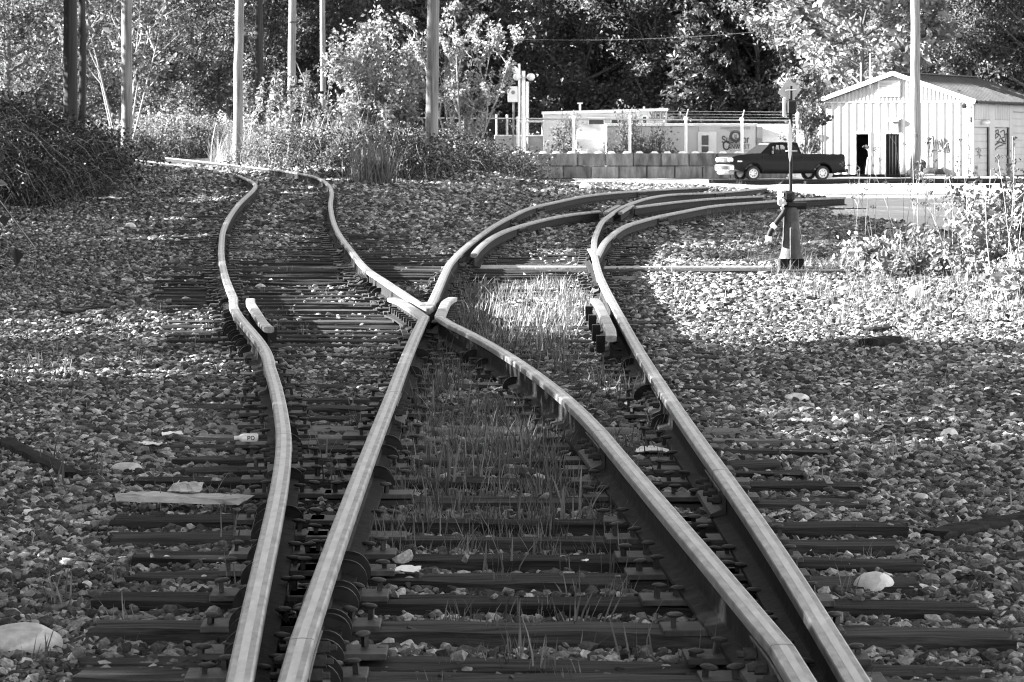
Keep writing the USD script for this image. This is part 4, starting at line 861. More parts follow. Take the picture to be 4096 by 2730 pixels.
# ---------------------------------------------------------------- concrete block wall and the fence behind it
WY = 128.0; s = FPX / WY; bl, bh = 27.9 / s, 12.9 / s; z0 = CAM_Z - (178.9 - HORIZON) / s
wall = thing('block_wall', 'two-course wall of large grey concrete blocks behind the truck', 'wall')
def lockblock(rng, L, H, D):
    b = rbox((L - .025, D, H - .02), .03); b = b.subdivide().subdivide(); v = np.array(b.vertices); v += (meshkit.fbm(v * 3 + rng.uniform(0, 50), 3)[:, None] - .5) * .035; return v, np.array(b.faces)
rng = R_(9)
for row in range(2):
    for k in range(-4, 9):
        u0 = 586.8 + (k - 3) * 27.9 + (0 if row == 0 else -14); x = (u0 + 14 - 512) / s + (0 if row else 0)
        u0 = (2140 + 118 * .493) / 4 + 27.9 * (k - 1) + (13.5 if row == 0 else 0); x = (u0 + 14 - 512) / s
        if x > 13.2 or x < -1.6: continue
        v, f = lockblock(rng, bl, bh, .6); B_ = obj('block', (v + [x, WY + .3, z0 + bh * (row + .5)], f), M['concrete'], wall, smooth=30)
        if row == 1:
            for dx in (-.27, .27):
                kn = revolve([(0, .09), (.1, .08), (.15, .03), (.19, -.01)], 8); kn.apply_translation((x + dx * bl, WY + .25, z0 + 2 * bh + .0)); obj('knob', kn, M['palestone'], B_, smooth=60)
fe = thing('chain_link_fence', 'chain-link fence with white posts and barbed wire on top of the block wall', 'fence'); FY = 130.5; s = FPX / FY
fx = lambda u: (u * U - 512) / s; fz = lambda y: CAM_Z - (y * U - HORIZON) / s
for u, ytop, arm in [(833, 244, 0), (938, 268, 0), (1063, 270, 0), (1190, 272, 0), (1318, 270, 0), (1447, 268, 1), (1576, 272, 1), (1705, 274, 1), (1833, 262, 0)]:
    b0 = float(G(fx(u), FY)) - .1; p_ = obj('post', tube([(fx(u), FY, b0), (fx(u), FY, fz(ytop))], .075 if u != 833 else .11, 10), M['galv_white'], fe, smooth=50)
    obj('post_cap', trimesh.creation.icosphere(1, .1).apply_translation((fx(u), FY, fz(ytop))), M['galv_white'], p_)
    if arm: obj('outrigger', tube([(fx(u), FY, fz(ytop)), (fx(u) + .12, FY + .15, fz(ytop) + .42)], .025, 6), M['galv'], p_)
rail_z = lambda u: fz(270 + (u - 833) / 1000 * 7)
obj('top_rail', tube([(fx(833), FY + .05, rail_z(833)), (fx(1840), FY + .05, rail_z(1840))], .035, 8), M['galv'], fe, smooth=50)
for k in range(3): obj('barbed_wire', tube([(fx(1380) , FY + .05 + .04 * k, rail_z(1400) + .13 * (k + 1)), (fx(1833), FY + .05 + .04 * k, rail_z(1833) + .13 * (k + 1))], .008, 4), M['galv'], fe)
mb = MB(); x0, x1 = fx(833), fx(1833)
for sg in (-1, 1):
    for x in np.arange(x0 - 2.2, x1 + 2.2, .075):
        a = np.array([x, 0.]); hb = 2.3; xa, xb = x, x + sg * hb; t0, t1 = 0., 1.
        for lim, low in ((x0, True), (x1, False)):
            f0, f1 = (xa - lim), (xb - lim); 
            if low: f0, f1 = -f0, -f1
            if f0 > 0 and f1 > 0: t0 = 2; break
            if f0 > 0: t0 = max(t0, f0 / (f0 - f1))
            elif f1 > 0: t1 = min(t1, f0 / (f0 - f1))
        if t0 >= t1: continue
        zb = rail_z(1300) - hb; P_ = [(xa + (xb - xa) * t, FY + .05 + .004 * sg, zb + hb * t) for t in (t0, t1)]; mb.tube(P_, .0028, 3, caps=False)
tag(obj('wire_mesh', mb.get(), M['wiremesh'], fe), kind='stuff')
f2 = thing('yard_fence', 'short stretch of dark-framed mesh gate left of the office trailer', 'fence'); 
for a, b in (((1190, 279), (1248, 279)), ((1248, 279), (1248, 312)), ((1248, 312), (1190, 314))): obj('frame_bar', tube([(fx(a[0]), FY + 2, fz(a[1])), (fx(b[0]), FY + 2, fz(b[1]))], .05, 8), M['galv'], f2)
obj('panel', rbox((fx(1250) - fx(1135), .1, .8), .02).apply_translation(((fx(1250) + fx(1135)) / 2, FY + 2.6, fz(330))), M['trailer_grey'], f2)
for u in (1140, 1165): obj('post', tube([(fx(u), FY + 3, fz(340)), (fx(u), FY + 3, fz(262))], .05, 8), M['galv'], f2)

# ---------------------------------------------------------------- trailers and tanks
def lettering(text, h, x, y, z, m, parent, width=None, name='lettering', bold=False):
    t = meshkit.text_mesh(text, h, .012, bold); w = t.bounds[1][0] - t.bounds[0][0]
    if width: t.apply_scale([width / w, 1, 1]); w = width
    t.apply_translation([-t.bounds[0][0] - w / 2, 0, 0]); t.apply_transform(TM((x, y, z), rx=PI / 2)); return obj(name, t, m, parent)
TY = 136.0; s = FPX / TY; tx = lambda u: (u * U - 512) / s; tz = lambda y: CAM_Z - (y * U - HORIZON) / s
def slab(x0, x1, z0, z1, y0, y1, b=.01): m_ = rbox((abs(x1 - x0), y1 - y0, abs(z1 - z0)), b); m_.apply_translation(((x0 + x1) / 2, (y0 + y1) / 2, (z0 + z1) / 2)); return m_
o1 = thing('office_trailer', 'long pale office trailer with small dark windows behind the fence', 'trailer')
gt = float(G(5, TY)); zl_, zr_ = tz(259), tz(251)
v, f = slab(tx(1249), tx(1533), gt + .3, zr_, TY, TY + 3.2, .03).vertices.copy(), slab(0, 1, 0, 1, 0, 1, .03).faces
body = slab(tx(1249), tx(1533), gt + .3, zr_, TY, TY + 3.2, .03); v = np.array(body.vertices); k_ = v[:, 2] > zr_ - .2; v[k_, 2] -= (zr_ - zl_) * (tx(1533) - v[k_, 0]) / (tx(1533) - tx(1249)); obj('body', (v, np.array(body.faces)), M['trailer'], o1)
for n_, yy in enumerate(np.arange(gt + .55, zl_ - .1, .2)): obj('siding_board', slab(tx(1249), tx(1533), yy, yy + .185, TY - .012 - .006 * (n_ % 2), TY - .002, .003), M['trailer'], o1)
obj('roof_edge', sweep(np.array([(tx(1245), TY - .03, zl_), (tx(1535), TY - .03, zr_)]), [(-.06, -.08), (.06, -.08), (.06, .05), (-.06, .05)]), M['trim'], o1)
for a, b, c, d in ((1353, 1387, 272, 312), (1405, 1426, 274, 291), (1567 - 12, 1577 - 12, 268, 290)):
    if a > 1500: a, b = 1477, 1485
    w_ = obj('window', slab(tx(a) - .06, tx(b) + .06, tz(d) - .06, tz(c) + .06, TY - .07, TY - .025), M['trim'], o1); obj('pane', slab(tx(a), tx(b), tz(d), tz(c), TY - .08, TY - .072, .002), M['darkglass'], w_)
    if b - a > 25: obj('sash', slab(tx(a), tx(b), tz(298) - .02, tz(298) + .02, TY - .09, TY - .075, .004), M['trim'], w_)
obj('sign_panel', slab(tx(1488), tx(1530), tz(292), tz(254), TY - .06, TY - .02), M['trailer'], o1); lettering('Superior', .62, tx(1511), TY - .062, tz(276), M['ink'], o1, width=tx(1532 - 2) - tx(1492), bold=True)
for u, y in ((1334, 236), (1503 - 21, 244)): obj('vent_pipe', tube([(tx(u), TY + 1, zl_ - .2), (tx(u), TY + 1, tz(y))], .05, 8), M['galv_white'], o1); 
obj('vent_cap', slab(tx(1334) - .13, tx(1334) + .13, tz(238), tz(235), TY + .9, TY + 1.1), M['galv_white'], o1)
o2 = thing('response_trailer', 'low white trailer with printed lettering and a small door behind the truck', 'trailer'); T2 = 133.5; s = FPX / T2
obj('body', slab(tx(1392), tx(1738), gt + .35, tz(286), T2, T2 + 2.5, .05), M['trailer'], o2); obj('roof_edge', slab(tx(1390), tx(1740), tz(287), tz(283.5), T2 - .04, T2 + .02), M['trim'], o2)
obj('gutter', slab(tx(1395), tx(1596), tz(290), tz(288), T2 - .1, T2 - .045), M['trailer_grey'], o2)
obj('panel_seam', slab(tx(1605) - .012, tx(1605) + .012, gt + .4, tz(290), T2 - .015, T2 - .002, .002), M['ink_grey'], o2)
d_ = obj('door', slab(tx(1606 - 3), tx(1646), gt + .4, tz(303), T2 - .06, T2 - .004), M['trim'], o2)
for c, d in ((311, 333), (336, 350)): obj('door_window', slab(tx(1612), tx(1628), tz(d), tz(c), T2 - .075, T2 - .062, .004), M['darkglass'], d_)
cxl = tx(1690); lettering('Emergency Response Unit', .14, cxl, T2 - .004, tz(297), M['ink_grey'], o2, width=tx(1724) - tx(1656)); lettering('Operated By', .1, cxl, T2 - .004, tz(303), M['ink_grey'], o2, width=tx(1706) - tx(1676))
lettering('Superior', .33, cxl, T2 - .004, tz(328.5), M['ink'], o2, width=tx(1726) - tx(1663), bold=True); lettering('Propane', .11, cxl + .1, T2 - .004, tz(333.5), M['ink'], o2, width=tx(1706) - tx(1683))
lettering('ANWEST', .2, cxl + .15, T2 - .004, tz(342), M['ink'], o2, width=tx(1728) - tx(1677), bold=True); lettering('C', .42, tx(1669), T2 - .004, tz(344.5), M['ink'], o2, width=tx(1678) - tx(1661), bold=True)
obj('underline', slab(tx(1676), tx(1724), tz(347.5), tz(346), T2 - .014, T2 - .002, .002), M['ink_grey'], o2)
lg = obj('emblem', trimesh.creation.annulus(.16, .3, .014, sections=10).apply_transform(TM((cxl, T2 - .008, tz(313)), rx=PI / 2)), M['ink'], o2); obj('emblem_flame', slab(cxl - .07, cxl + .07, tz(317), tz(309), T2 - .016, T2 - .001), M['ink_grey'], lg)
obj('end_post', slab(tx(1739), tx(1752), gt + .4, tz(290), T2 - .02, T2 + .2), M['trailer_grey'], o2); obj('box', slab(tx(1740), tx(1751), tz(331), tz(318), T2 - .09, T2 - .022), M['ink_grey'], o2)
def tank(label, x0, x1, y, zc_, r):
    t = thing('propane_tank', label, 'tank', (x0, y, zc_)); L = x1 - x0; a = np.linspace(0, PI / 2, 7)
    pr = [(0, 0), (r, 0)] + [(r * math.cos(q_), L - r * .55 + r * .55 * math.sin(q_)) for q_ in a]; obj('shell', revolve(pr, 28, 'x'), M['tank'], t, smooth=40)
    for q_ in (.2, .75): obj('saddle', rbox((.25, r * 1.5, max(.3, zc_ - float(G(x0, y)))), .02).apply_translation((L * q_, 0, -(zc_ - float(G(x0, y))) / 2 - .1)), M['galv_white'], t)
    obj('seam', revolve([(r * .98, -.02), (r * 1.012, -.02), (r * 1.012, .02), (r * .98, .02)], 28, 'x').apply_translation((L - r * .6, 0, 0)), M['trailer_grey'], t); return t
s = FPX / 134.5; tank('large white tank with a domed right end, behind the cab of the truck', tx(1742), tx(1850), 134.8, tz(325), 40 * U / s)
s = FPX / 134; tank('smaller white tank with a domed end half hidden by the fence bushes', tx(1325), tx(1418), 134.6, tz(326), 23 * U / s)
cv = thing('canopy_roof', 'grey sloping canopy panel below the office trailer windows', 'canopy', (tx(1322), 134.4, tz(318))); obj('panel', prism([(0, 0), (tx(1400) - tx(1322), 0), (tx(1412) - tx(1322), 1.2), (.1, 1.2)], -.03, .03).apply_transform(TM((0, 0, -.35), rx=1.0)), M['trailer_grey'], cv)
obj('edge', slab(0, tx(1402) - tx(1322), -.42, -.34, -.06, .04), M['trim'], cv)

# ---------------------------------------------------------------- corrugated shed
SX, SY, SZ, SRZ, SW, SL = 15.1, 139.0, -.32, math.radians(-29), 7.72, 11.2
sh = thing('corrugated_shed', 'white corrugated metal shed with a dark low-pitched roof and graffiti', 'shed', (SX, SY, SZ), SRZ)
shl = lambda m, n, k, smooth=False, par=sh: obj(n, m, M[k], par, smooth)
EAVE, RIDGE, BRK = 3.66, 4.95, 3.63
def corrugated(x0, x1, z0, top, name, pitch=.41, deep=.055, y=0.0, k='white', par=sh, plane='x', x_phase=0.0):
    """trapezoidal ribbed sheet from x0 to x1; top(x) its upper edge; ribs stand proud towards -y"""
    n0 = math.floor((x0 - x_phase) / pitch); xs_ = [x0, x1]; prof = [(0, 0), (.18, 1), (.42, 1), (.6, 0)]
    for n in range(n0 - 1, n0 + int((x1 - x0) / pitch) + 3):
        xs_ += [x_phase + (n + a) * pitch for a, _ in prof]
    xs_ = np.array(sorted(x for x in set(np.round(xs_, 4)) if x0 <= x <= x1)); fr = ((xs_ - x_phase) / pitch) % 1
    d = np.interp(fr, [0, .18, .42, .6, 1], [0, 1, 1, 0, 0]) * -deep; tp = np.array([top(x) for x in xs_]); n = len(xs_)
    f0 = np.stack([xs_, y + d, np.full(n, z0)], 1); f1 = np.stack([xs_, y + d, tp], 1); b0 = f0 + [0, .02, 0]; b1 = f1 + [0, .02, 0]
    V = np.vstack([f0, f1, b0, b1]); i = np.arange(n - 1); q_ = np.vstack([np.stack([i, i + 1, n + i + 1, n + i], 1), np.stack([2 * n + i + 1, 2 * n + i, 3 * n + i, 3 * n + i + 1], 1), np.stack([n + i, n + i + 1, 3 * n + i + 1, 3 * n + i], 1)])
    if plane == 'y': V = np.stack([SW - V[:, 1], V[:, 0], V[:, 2]], 1)
    return obj(name, (V, q_), M[k], par)
rk = lambda x: EAVE + (RIDGE - EAVE) * (1 - abs(x - SW / 2) / (SW / 2)) - .06
D1, D2, DH = (1.77, 2.57), (3.33, 4.17), 2.09
for a, b, z0 in ((0.06, D1[0], 0), (D1[0], D1[1], DH), (D1[1], D2[0], 0), (D2[0], D2[1], DH), (D2[1], SW - .06, 0)): corrugated(a + .004, b - .004, z0 + .05, lambda x: BRK - .03, 'wall_sheet')
corrugated(.25, SW - .25, BRK + .03, rk, 'gable_sheet', pitch=.2, deep=.04, y=-.02)
shl(slab(0, SW, BRK - .03, BRK + .03, -.075, -.02), 'wall_flashing', 'trim')
for x in (0, SW): shl(slab(x - .08, x + .08, 0, EAVE, -.09, .08), 'corner_trim', 'trim')
for (a, b) in (D1, D2):
    for x in (a, b): shl(slab(x - .05, x + .05, 0, DH + .05, -.07, .1), 'door_frame', 'trim')
    shl(slab(a - .05, b + .05, DH, DH + .1, -.075, .1), 'door_frame', 'trim')
dd = shl(slab(D2[0] + .05, D2[1] - .05, .03, DH, .06, .1), 'door', 'darkmetal')
corrugated(D2[0] + .06, D2[1] - .06, .05, lambda x: DH - .04, 'door_ribs', pitch=.16, deep=.04, y=.05, k='darkmetal', par=dd)
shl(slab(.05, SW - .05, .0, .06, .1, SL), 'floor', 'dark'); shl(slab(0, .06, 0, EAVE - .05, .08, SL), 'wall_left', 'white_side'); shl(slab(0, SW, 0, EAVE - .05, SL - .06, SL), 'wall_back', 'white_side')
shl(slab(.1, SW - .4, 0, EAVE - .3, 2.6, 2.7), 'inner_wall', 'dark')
# rake boards, roof sheets and ridge
ang_ = math.atan2(RIDGE - EAVE, SW / 2); sl_len = math.hypot(RIDGE - EAVE, SW / 2) + .32
for sg in (-1, 1):
    c = np.array([SW / 2 + sg * (sl_len / 2) * math.cos(ang_), 0, RIDGE + .06 - (sl_len / 2) * math.sin(ang_)]); T = lambda y0, up=0: TM(c + [0, y0, up], ry=sg * ang_)
    shl(rbox((sl_len, SL + .6, .07), .01).apply_transform(T(SL / 2)), 'roof_slope', 'roof')
    r_ = shl(rbox((sl_len + .02, .07, .2), .01).apply_transform(T(-.335, .0)), 'rake_board', 'trim')
    shl(rbox((sl_len - .1, .26, .03), .005).apply_transform(T(-.16, -.075)), 'soffit', 'white_side')
    for q_ in np.arange(-.2, SL + .2, .62): shl(rbox((sl_len, .05, .035), .008).apply_transform(T(q_, .05)), 'roof_rib', 'roof')
shl(rbox((.4, SL + .62, .06), .02).apply_translation((SW / 2, SL / 2, RIDGE + .11)), 'ridge_cap', 'roof')
ex = SW / 2 + sl_len * math.cos(ang_); ez = RIDGE + .06 - sl_len * math.sin(ang_); shl(rbox((.13, SL + .6, .12), .02).apply_translation((ex + .05, SL / 2, ez - .03)), 'gutter', 'darkmetal')
shl(rbox((.25, SL, .05), .01).apply_translation((ex - .16, SL / 2, ez - .06)), 'soffit', 'trim')
# louvre vent, lamps, boxes on the gable wall
v_ = shl(slab(3.05, 4.11, 3.93, 4.62, -.07, -.045), 'louvre_vent', 'trim')
for a in (3.05, 4.11): obj('frame', slab(a - .04, a + .04, 3.9, 4.66, -.13, -.05), M['trim'], v_)
for z_ in (3.92, 4.64): obj('frame', slab(3.05, 4.11, z_ - .03, z_ + .03, -.135, -.05), M['trim'], v_)
for z_ in np.arange(4.0, 4.6, .085): obj('slat', rbox((.98, .09, .014), .003).apply_transform(TM((3.58, -.095, z_), rx=.7)), M['trim'], v_)
obj('lamp_box', slab(3.5, 4.1, 2.68, 2.88, -.32, -.08, .03), M['trim'], sh); n_ = obj('meter_box', slab(3.88, 4.06, 2.18, 2.62, -.16, -.06, .02), M['white_side'], sh); obj('dial', slab(3.9, 3.98, 2.24, 2.5, -.175, -.162), M['ink_grey'], n_)
for dx, z_, w_, k_ in ((-.25, 3.42, .22, 'darkmetal'), (-.02, 3.46, .2, 'trim'), (-.06, 3.22, .28, 'trim')): obj('floodlight', rbox((w_, .22, .2), .04).apply_transform(TM((SW + dx, -.28, z_), rx=.3)), M[k_], sh)
obj('vent_pipe', tube([(-.02, -.2, 0.9), (-.28, -.2, .92), (-.3, -.2, 2.0), (-.24, -.2, 2.08), (-.02, -.2, 2.08)], .07, 8), M['trim'], sh, smooth=50)
obj('mast', tube([(2.6, -.1, 4.3), (2.6, -.1, 6.0)], .025, 6), M['galv_white'], sh); obj('cable', tube([(4.25, -.12, 4.6), (4.18, -.14, 4.4), (4.26, -.14, 4.2), (4.2, -.12, 4.0)], .012, 5), M['ink'], sh)
# right side: lintel panels, posts and roller doors
ys_ = [(.42, 2.57, 2.42), (3.33, 5.48, 2.42), (5.98, 8.9, 3.2)]
sd = lambda y0, y1, z0, z1, n, k, o=0.0, t=.08, par=sh: obj(n, slab(SW - t + o, SW + o, z0, z1, y0, y1), M[k], par)
edges = [0.08] + [e for a, b, h in ys_ for e in (a, b)] + [SL]
for a, b in zip(edges[::2], edges[1::2]): sd(a, b, 0, EAVE - .1, 'side_post', 'white_side')
for a, b, h in ys_:
    sd(a, b, h, h + .36, 'lintel', 'white_side', -.01)
    if h < 3: corrugated(a + .01, b - .01, h + .37, lambda x: EAVE - .08, 'side_sheet', pitch=.34, deep=.045, y=.03, k='white_side', plane='y')
    R = obj('roller_door', slab(SW - .2, SW - .16, .02, h, a, b), M['white_side'], sh); nn = int(h / .33)
    for j in range(nn): obj('door_panel', slab(SW - .158, SW - .13, j * h / nn + .012, (j + 1) * h / nn - .012, a + .02, b - .02, .008), M['white_side'], R)
obj('wall_lamp', revolve([(0, -.12), (.2, -.1), (.24, 0), (.12, .08), (0, .1)], 14).apply_translation((SW + .16, 1.5, 2.68)), M['trim'], sh); obj('conduit', slab(SW - .04, SW + .05, 2.62, 2.9, -.12, -.08), M['darkmetal'], sh)
# spray-painted scrawls
def scrawl(strokes, to, r, label, par=sh, name='graffiti', k='ink'):
    mb = MB()
    for st in strokes:
        p = np.array([to(a, b) for a, b in st], float)
        if len(p) > 2:
            t = np.arange(len(p)); tt = np.linspace(0, len(p) - 1, len(p) * 3); p = np.stack([PchipInterpolator(t, p[:, i])(tt) for i in range(3)], 1)
        mb.tube(p, r, 6)
    return tag(obj(name, mb.get(), M[k], par), label)
fz_ = lambda X_, Z_: ((X_ - 95) / 1700 * SW, -.066, (1190 - Z_) * .00437)
sv = lambda X_, Z_: (SW + .006, (X_ - 1797) / 79, (1190 - Z_) * .00437); svd = lambda X_, Z_: (SW - .128, (X_ - 1797) / 79, (1190 - Z_) * .00437)
scrawl([[(1310, 960), (1335, 880), (1365, 725), (1378, 790), (1392, 862)], [(1345, 905), (1440, 885), (1500, 905), (1555, 912)], [(1400, 770), (1392, 862)], [(1392, 800), (1432, 830), (1425, 860)], [(1425, 970), (1428, 880), (1420, 800)], [(1445, 940), (1442, 860), (1440, 770), (1480, 880), (1465, 765)], [(1480, 880), (1520, 830), (1492, 755), (1498, 910)], [(1500, 860), (1540, 800), (1535, 850), (1556, 912), (1530, 800)]], fz_, .022, 'large spiky scrawled tag')
scrawl([[(1450, 975), (1458, 1000), (1446, 1030), (1465, 1035)], [(1445, 955), (1462, 960)]], fz_, .014, 'small drip mark')
scrawl([[(1630, 830), (1648, 832), (1645, 845)], [(1625, 862), (1650, 868)], [(1640, 905), (1645, 918)], [(1632, 945), (1650, 950), (1630, 975), (1652, 985)], [(1640, 1000), (1636, 1004)], [(1636, 1085), (1642, 1130)], [(1552, 1005), (1556, 1030)]], fz_, .02, 'column of dabbed marks')
scrawl([[(1765, 705), (1772, 760), (1755, 830), (1780, 850), (1768, 900)], [(1748, 955), (1775, 920), (1765, 985), (1790, 975), (1805, 1010), (1780, 1050)], [(1762, 1070), (1768, 1110)]], lambda a, b: ((min(a, 1790) - 95) / 1700 * SW, -.098, (1190 - b) * .00437), .02, 'looping vertical scrawl at the corner')
scrawl([[(2075, 670), (2100, 690), (2075, 790)], [(2085, 690), (2120, 665), (2125, 720), (2090, 760)], [(2105, 700), (2150, 750), (2085, 835), (2140, 800)], [(2150, 690), (2190, 670), (2200, 740), (2160, 760), (2200, 800), (2215, 700)], [(2140, 800), (2210, 820)], [(2180, 830), (2110, 860), (2075, 905), (2060, 880)]], svd, .035, 'big looping tag on the second roller door')
scrawl([[(2065, 960), (2070, 1020)], [(2085, 940), (2080, 1000), (2100, 960), (2095, 1020)], [(2110, 1000), (2130, 940), (2125, 1020)], [(2075, 1030), (2110, 1010), (2140, 1060)]], svd, .018, 'faint scrawl low on the second roller door')
scrawl([[(1870, 885), (1910, 870), (1925, 900), (1890, 940)], [(1900, 860), (1915, 980)], [(1885, 900), (1930, 950)]], svd, .03, 'smudged mark on the first roller door', k='ink_grey')
scrawl([[(2285, 820), (2300, 845), (2310, 810)]], lambda a, b: (SW - .128, 6.3 + (a - 2285) / 79, (1190 - b) * .00437), .03, 'small mark on the big roller door', k='ink_grey')
def shed_w(x, y, z=0.0): c, s_ = math.cos(SRZ), math.sin(SRZ); return np.array([SX + c * x - s_ * y, SY + s_ * x + c * y, SZ + z])
# things by the shed
dr = thing('barrel', 'small barrel standing just inside the dark open doorway of the shed', 'barrel', shed_w(2.2, .45, .05)); obj('drum', revolve([(0, 0), (.17, 0), (.19, .03), (.19, .16), (.2, .18), (.19, .2), (.19, .36), (0, .36)], 18), M['darkmetal'], dr, smooth=40)
ch = thing('armchair', 'dark rounded armchair in the gloom of the open doorway', 'armchair', shed_w(2.25, 1.0, .06)); obj('back', revolve([(0, 0), (.42, 0), (.44, .4), (.36, .58), (0, .62)], 18).apply_scale([1, .5, 1]), M['cloth'], ch, smooth=60); obj('seat', rbox((.6, .5, .2), .05).apply_translation((0, -.25, .25)), M['cloth'], ch)
pl = thing('leaning_board', 'white board leaning at the right jamb of the open doorway', 'board', shed_w(2.5, -.2)); obj('board', rbox((.12, .05, 1.0), .01).apply_transform(TM((0, 0, .47), ry=.14)), M['trim'], pl)
bo = thing('bollard_pipe', 'thin white upright pipe at the shed wall right of the thick pole', 'pipe', shed_w(4.92, -.45)); obj('pipe', tube([(0, 0, 0), (0, 0, 2.05)], .05, 10), M['trim'], bo, smooth=50)
def heap(label, p, d, m, seed, name='rubbish_bag'):
    t = thing(name, label, 'rubbish bag' if 'bag' in name else 'cushion', p); mm = trimesh.creation.icosphere(3); v = np.array(mm.vertices); v = v * (1 + .5 * (meshkit.fbm(v * 1.7 + seed * 3.1, 4, seed)[:, None] - .5)) * np.asarray(d); v[:, 2] = np.maximum(v[:, 2], -.5 * d[2]); v[:, 2] += .5 * d[2]; obj('bag' if 'bag' in name else 'cushion', (v, np.array(mm.faces)), m, t, smooth=True); return t
heap('large dark slumped bag in the rubbish heap against the shed', shed_w(5.35, -.8), (.55, .35, .42), M['cloth'], 1); heap('dark rounded bag propped on top of the rubbish heap against the shed', shed_w(5.4, -.55, .45), (.24, .2, .3), M['cloth'], 2); heap('long dark bag at the right of the rubbish heap against the shed', shed_w(6.05, -.75), (.6, .3, .34), M['cloth'], 3)
heap('white bundle at the top left of the rubbish heap', shed_w(5.12, -.6, .5), (.16, .14, .18), M['paper'], 4); heap('white sack low at the front of the rubbish heap', shed_w(5.6, -1.2), (.22, .18, .2), M['paper'], 5)
for k in range(7):
    q_ = thing('plank', ['topmost', 'longest', 'short', 'dark', 'thin', 'pale', 'bent'][k] + ' scrap plank in the rubbish heap by the shed', 'plank', shed_w(5.6 + .12 * k, -1.15 - .02 * k, .05 + .04 * (k % 4)), SRZ + R_(k).uniform(-.25, .25)); obj('board', rbox((R_(k).uniform(.8, 1.6), .1, .035), .006), M['tie_pale' if k % 3 == 0 else 'oldwood'], q_)
tb = thing('timber_stack', 'low dark stack of timbers on the ground in front of the shed doors', 'timber', shed_w(2.4, -2.6)); 
for k in range(3): obj('timber', rbox((5.6 - .4 * k, .2, .16), .015).apply_translation((0, .22 * k, .08 + .0 * k)), M['oldwood'], tb)
heap('white plastic sack on the ground behind the rear wheel of the truck', on_ground(1838 * U, 413 * U) + [0, 1.0, 0], (.42, .3, .28), M['paper'], 8)
heap('white sack piled beyond the truck bed near the shed', gp(1868, 131), (.9, .6, .8), M['white'], 10)

# ---------------------------------------------------------------- black pickup truck
tp = on_ground(746, 180.7); tk = thing('pickup_truck', 'black pickup truck parked facing left in front of the block wall', 'pickup truck', tuple(tp), math.radians(17))
K = 3.25 / 1190
def tz_(p): return np.array([[(x - 520) * K, (688 - y) * K] for x, y in p])      # photograph outline to metres: x back from the front axle, z up
def plate_y(poly, y0, y1):                                                        # outline in x-z, given thickness along y
    m_ = prism(poly, 0, y1 - y0); V = np.array(m_.vertices); return np.stack([V[:, 0], V[:, 2] + y0, V[:, 1]], 1), np.array(m_.faces)[:, ::-1]
from shapely.geometry import Polygon, Point
low = Polygon(tz_([(135, 420), (140, 345), (175, 310), (250, 285), (420, 262), (625, 252), (660, 256), (1350, 262), (2082, 268), (2092, 300), (2098, 470), (2080, 560), (1900, 578), (700, 578), (640, 560), (330, 545), (150, 480)]))
for cx in (520, 1712): low = low.difference(Point(*tz_([(cx, 572)])[0]).buffer(158 * K, 24))
W2 = .90
def flank(poly, y0, y1, inset=.0): return plate_y(list(poly.exterior.coords)[:-1], y0, y1)
mid = [m3.Manifold(m3.Mesh(np.asarray(v, np.float32), np.asarray(f, np.uint32))) for v, f in [(trimesh.Trimesh(*flank(low, -W2, W2)).vertices, trimesh.Trimesh(*flank(low, -W2, W2)).faces)]][0]
bed = m3.Manifold.cube((735 * K - .12, 2 * W2 - .14, .5)).translate((1380 * K - 520 * K + .02, -W2 + .07, (688 - 262) * K - .46))
body = mid - bed; mesh_ = body.to_mesh(); bv, bf = mesh_.vert_properties[:, :3].copy(), mesh_.tri_verts
bm_ = trimesh.Trimesh(bv, bf).subdivide_to_size(.35); bv = np.array(bm_.vertices); zz = bv[:, 2]
bv[:, 1] *= 1 - .07 * sm((zz - .75) / .45) - .05 * sm((.5 - zz) / .3); fx_ = sm((-.35 - bv[:, 0]) / .75); bv[:, 1] *= 1 - .10 * fx_
obj('body', (bv, np.array(bm_.faces)), M['paint_black'], tk, smooth=35)
cab_pts = tz_([(640, 258), (838, 92), (900, 80), (1010, 74), (1250, 76), (1300, 86), (1350, 262)])
def cab(scale_bot, scale_top, inset):
    pts = []
    for x, z in cab_pts:
        f = (z - cab_pts[0][1]) / (.5); hw = W2 * (.93 - .21 * min(1, max(0, f))) - inset; pts += [(x, hw, z), (x, -hw, z)]
    return m3.Manifold.hull_points(np.array(pts, np.float32))
outer = cab(1, 1, 0); inner = cab(1, 1, .05).scale((.97, 1, .94)).translate((.03, 0, .02))
win = [Polygon(tz_([(860, 152), (935, 122), (985, 118), (985, 254), (880, 254)])), Polygon(tz_([(998, 118), (1105, 120), (1108, 254), (998, 254)])), Polygon(tz_([(1135, 122), (1262, 122), (1300, 160), (1310, 254), (1135, 254)]))]
shell = outer - inner
for w_ in win:
    v, f = flank(w_, -1.2, 1.2); shell = shell - m3.Manifold(m3.Mesh(np.asarray(v, np.float32), np.asarray(f, np.uint32)))
ws = tz_([(675, 250), (838, 108), (850, 118), (720, 256)]); v, f = plate_y(ws, -.58, .58); shell = shell - m3.Manifold(m3.Mesh(np.asarray(v, np.float32), np.asarray(f, np.uint32)))
obj('cab', shell, M['paint_black'], tk, smooth=30)
for sg in (-1, 1):
    for w_ in win[:3]:
        c = list(w_.exterior.coords)[:-1]; P_ = np.array([(x, sg * (W2 * (.93 - .21 * min(1, max(0, (z - cab_pts[0][1]) / .5))) - .022), z) for x, z in c]); tv_, tf_ = trimesh.creation.triangulate_polygon(Polygon(c), engine='earcut')
        idx = [int(np.argmin(((np.array(c) - q_) ** 2).sum(1))) for q_ in tv_]; obj('side_window', (P_, np.array(idx)[tf_]), M['glass'], tk)
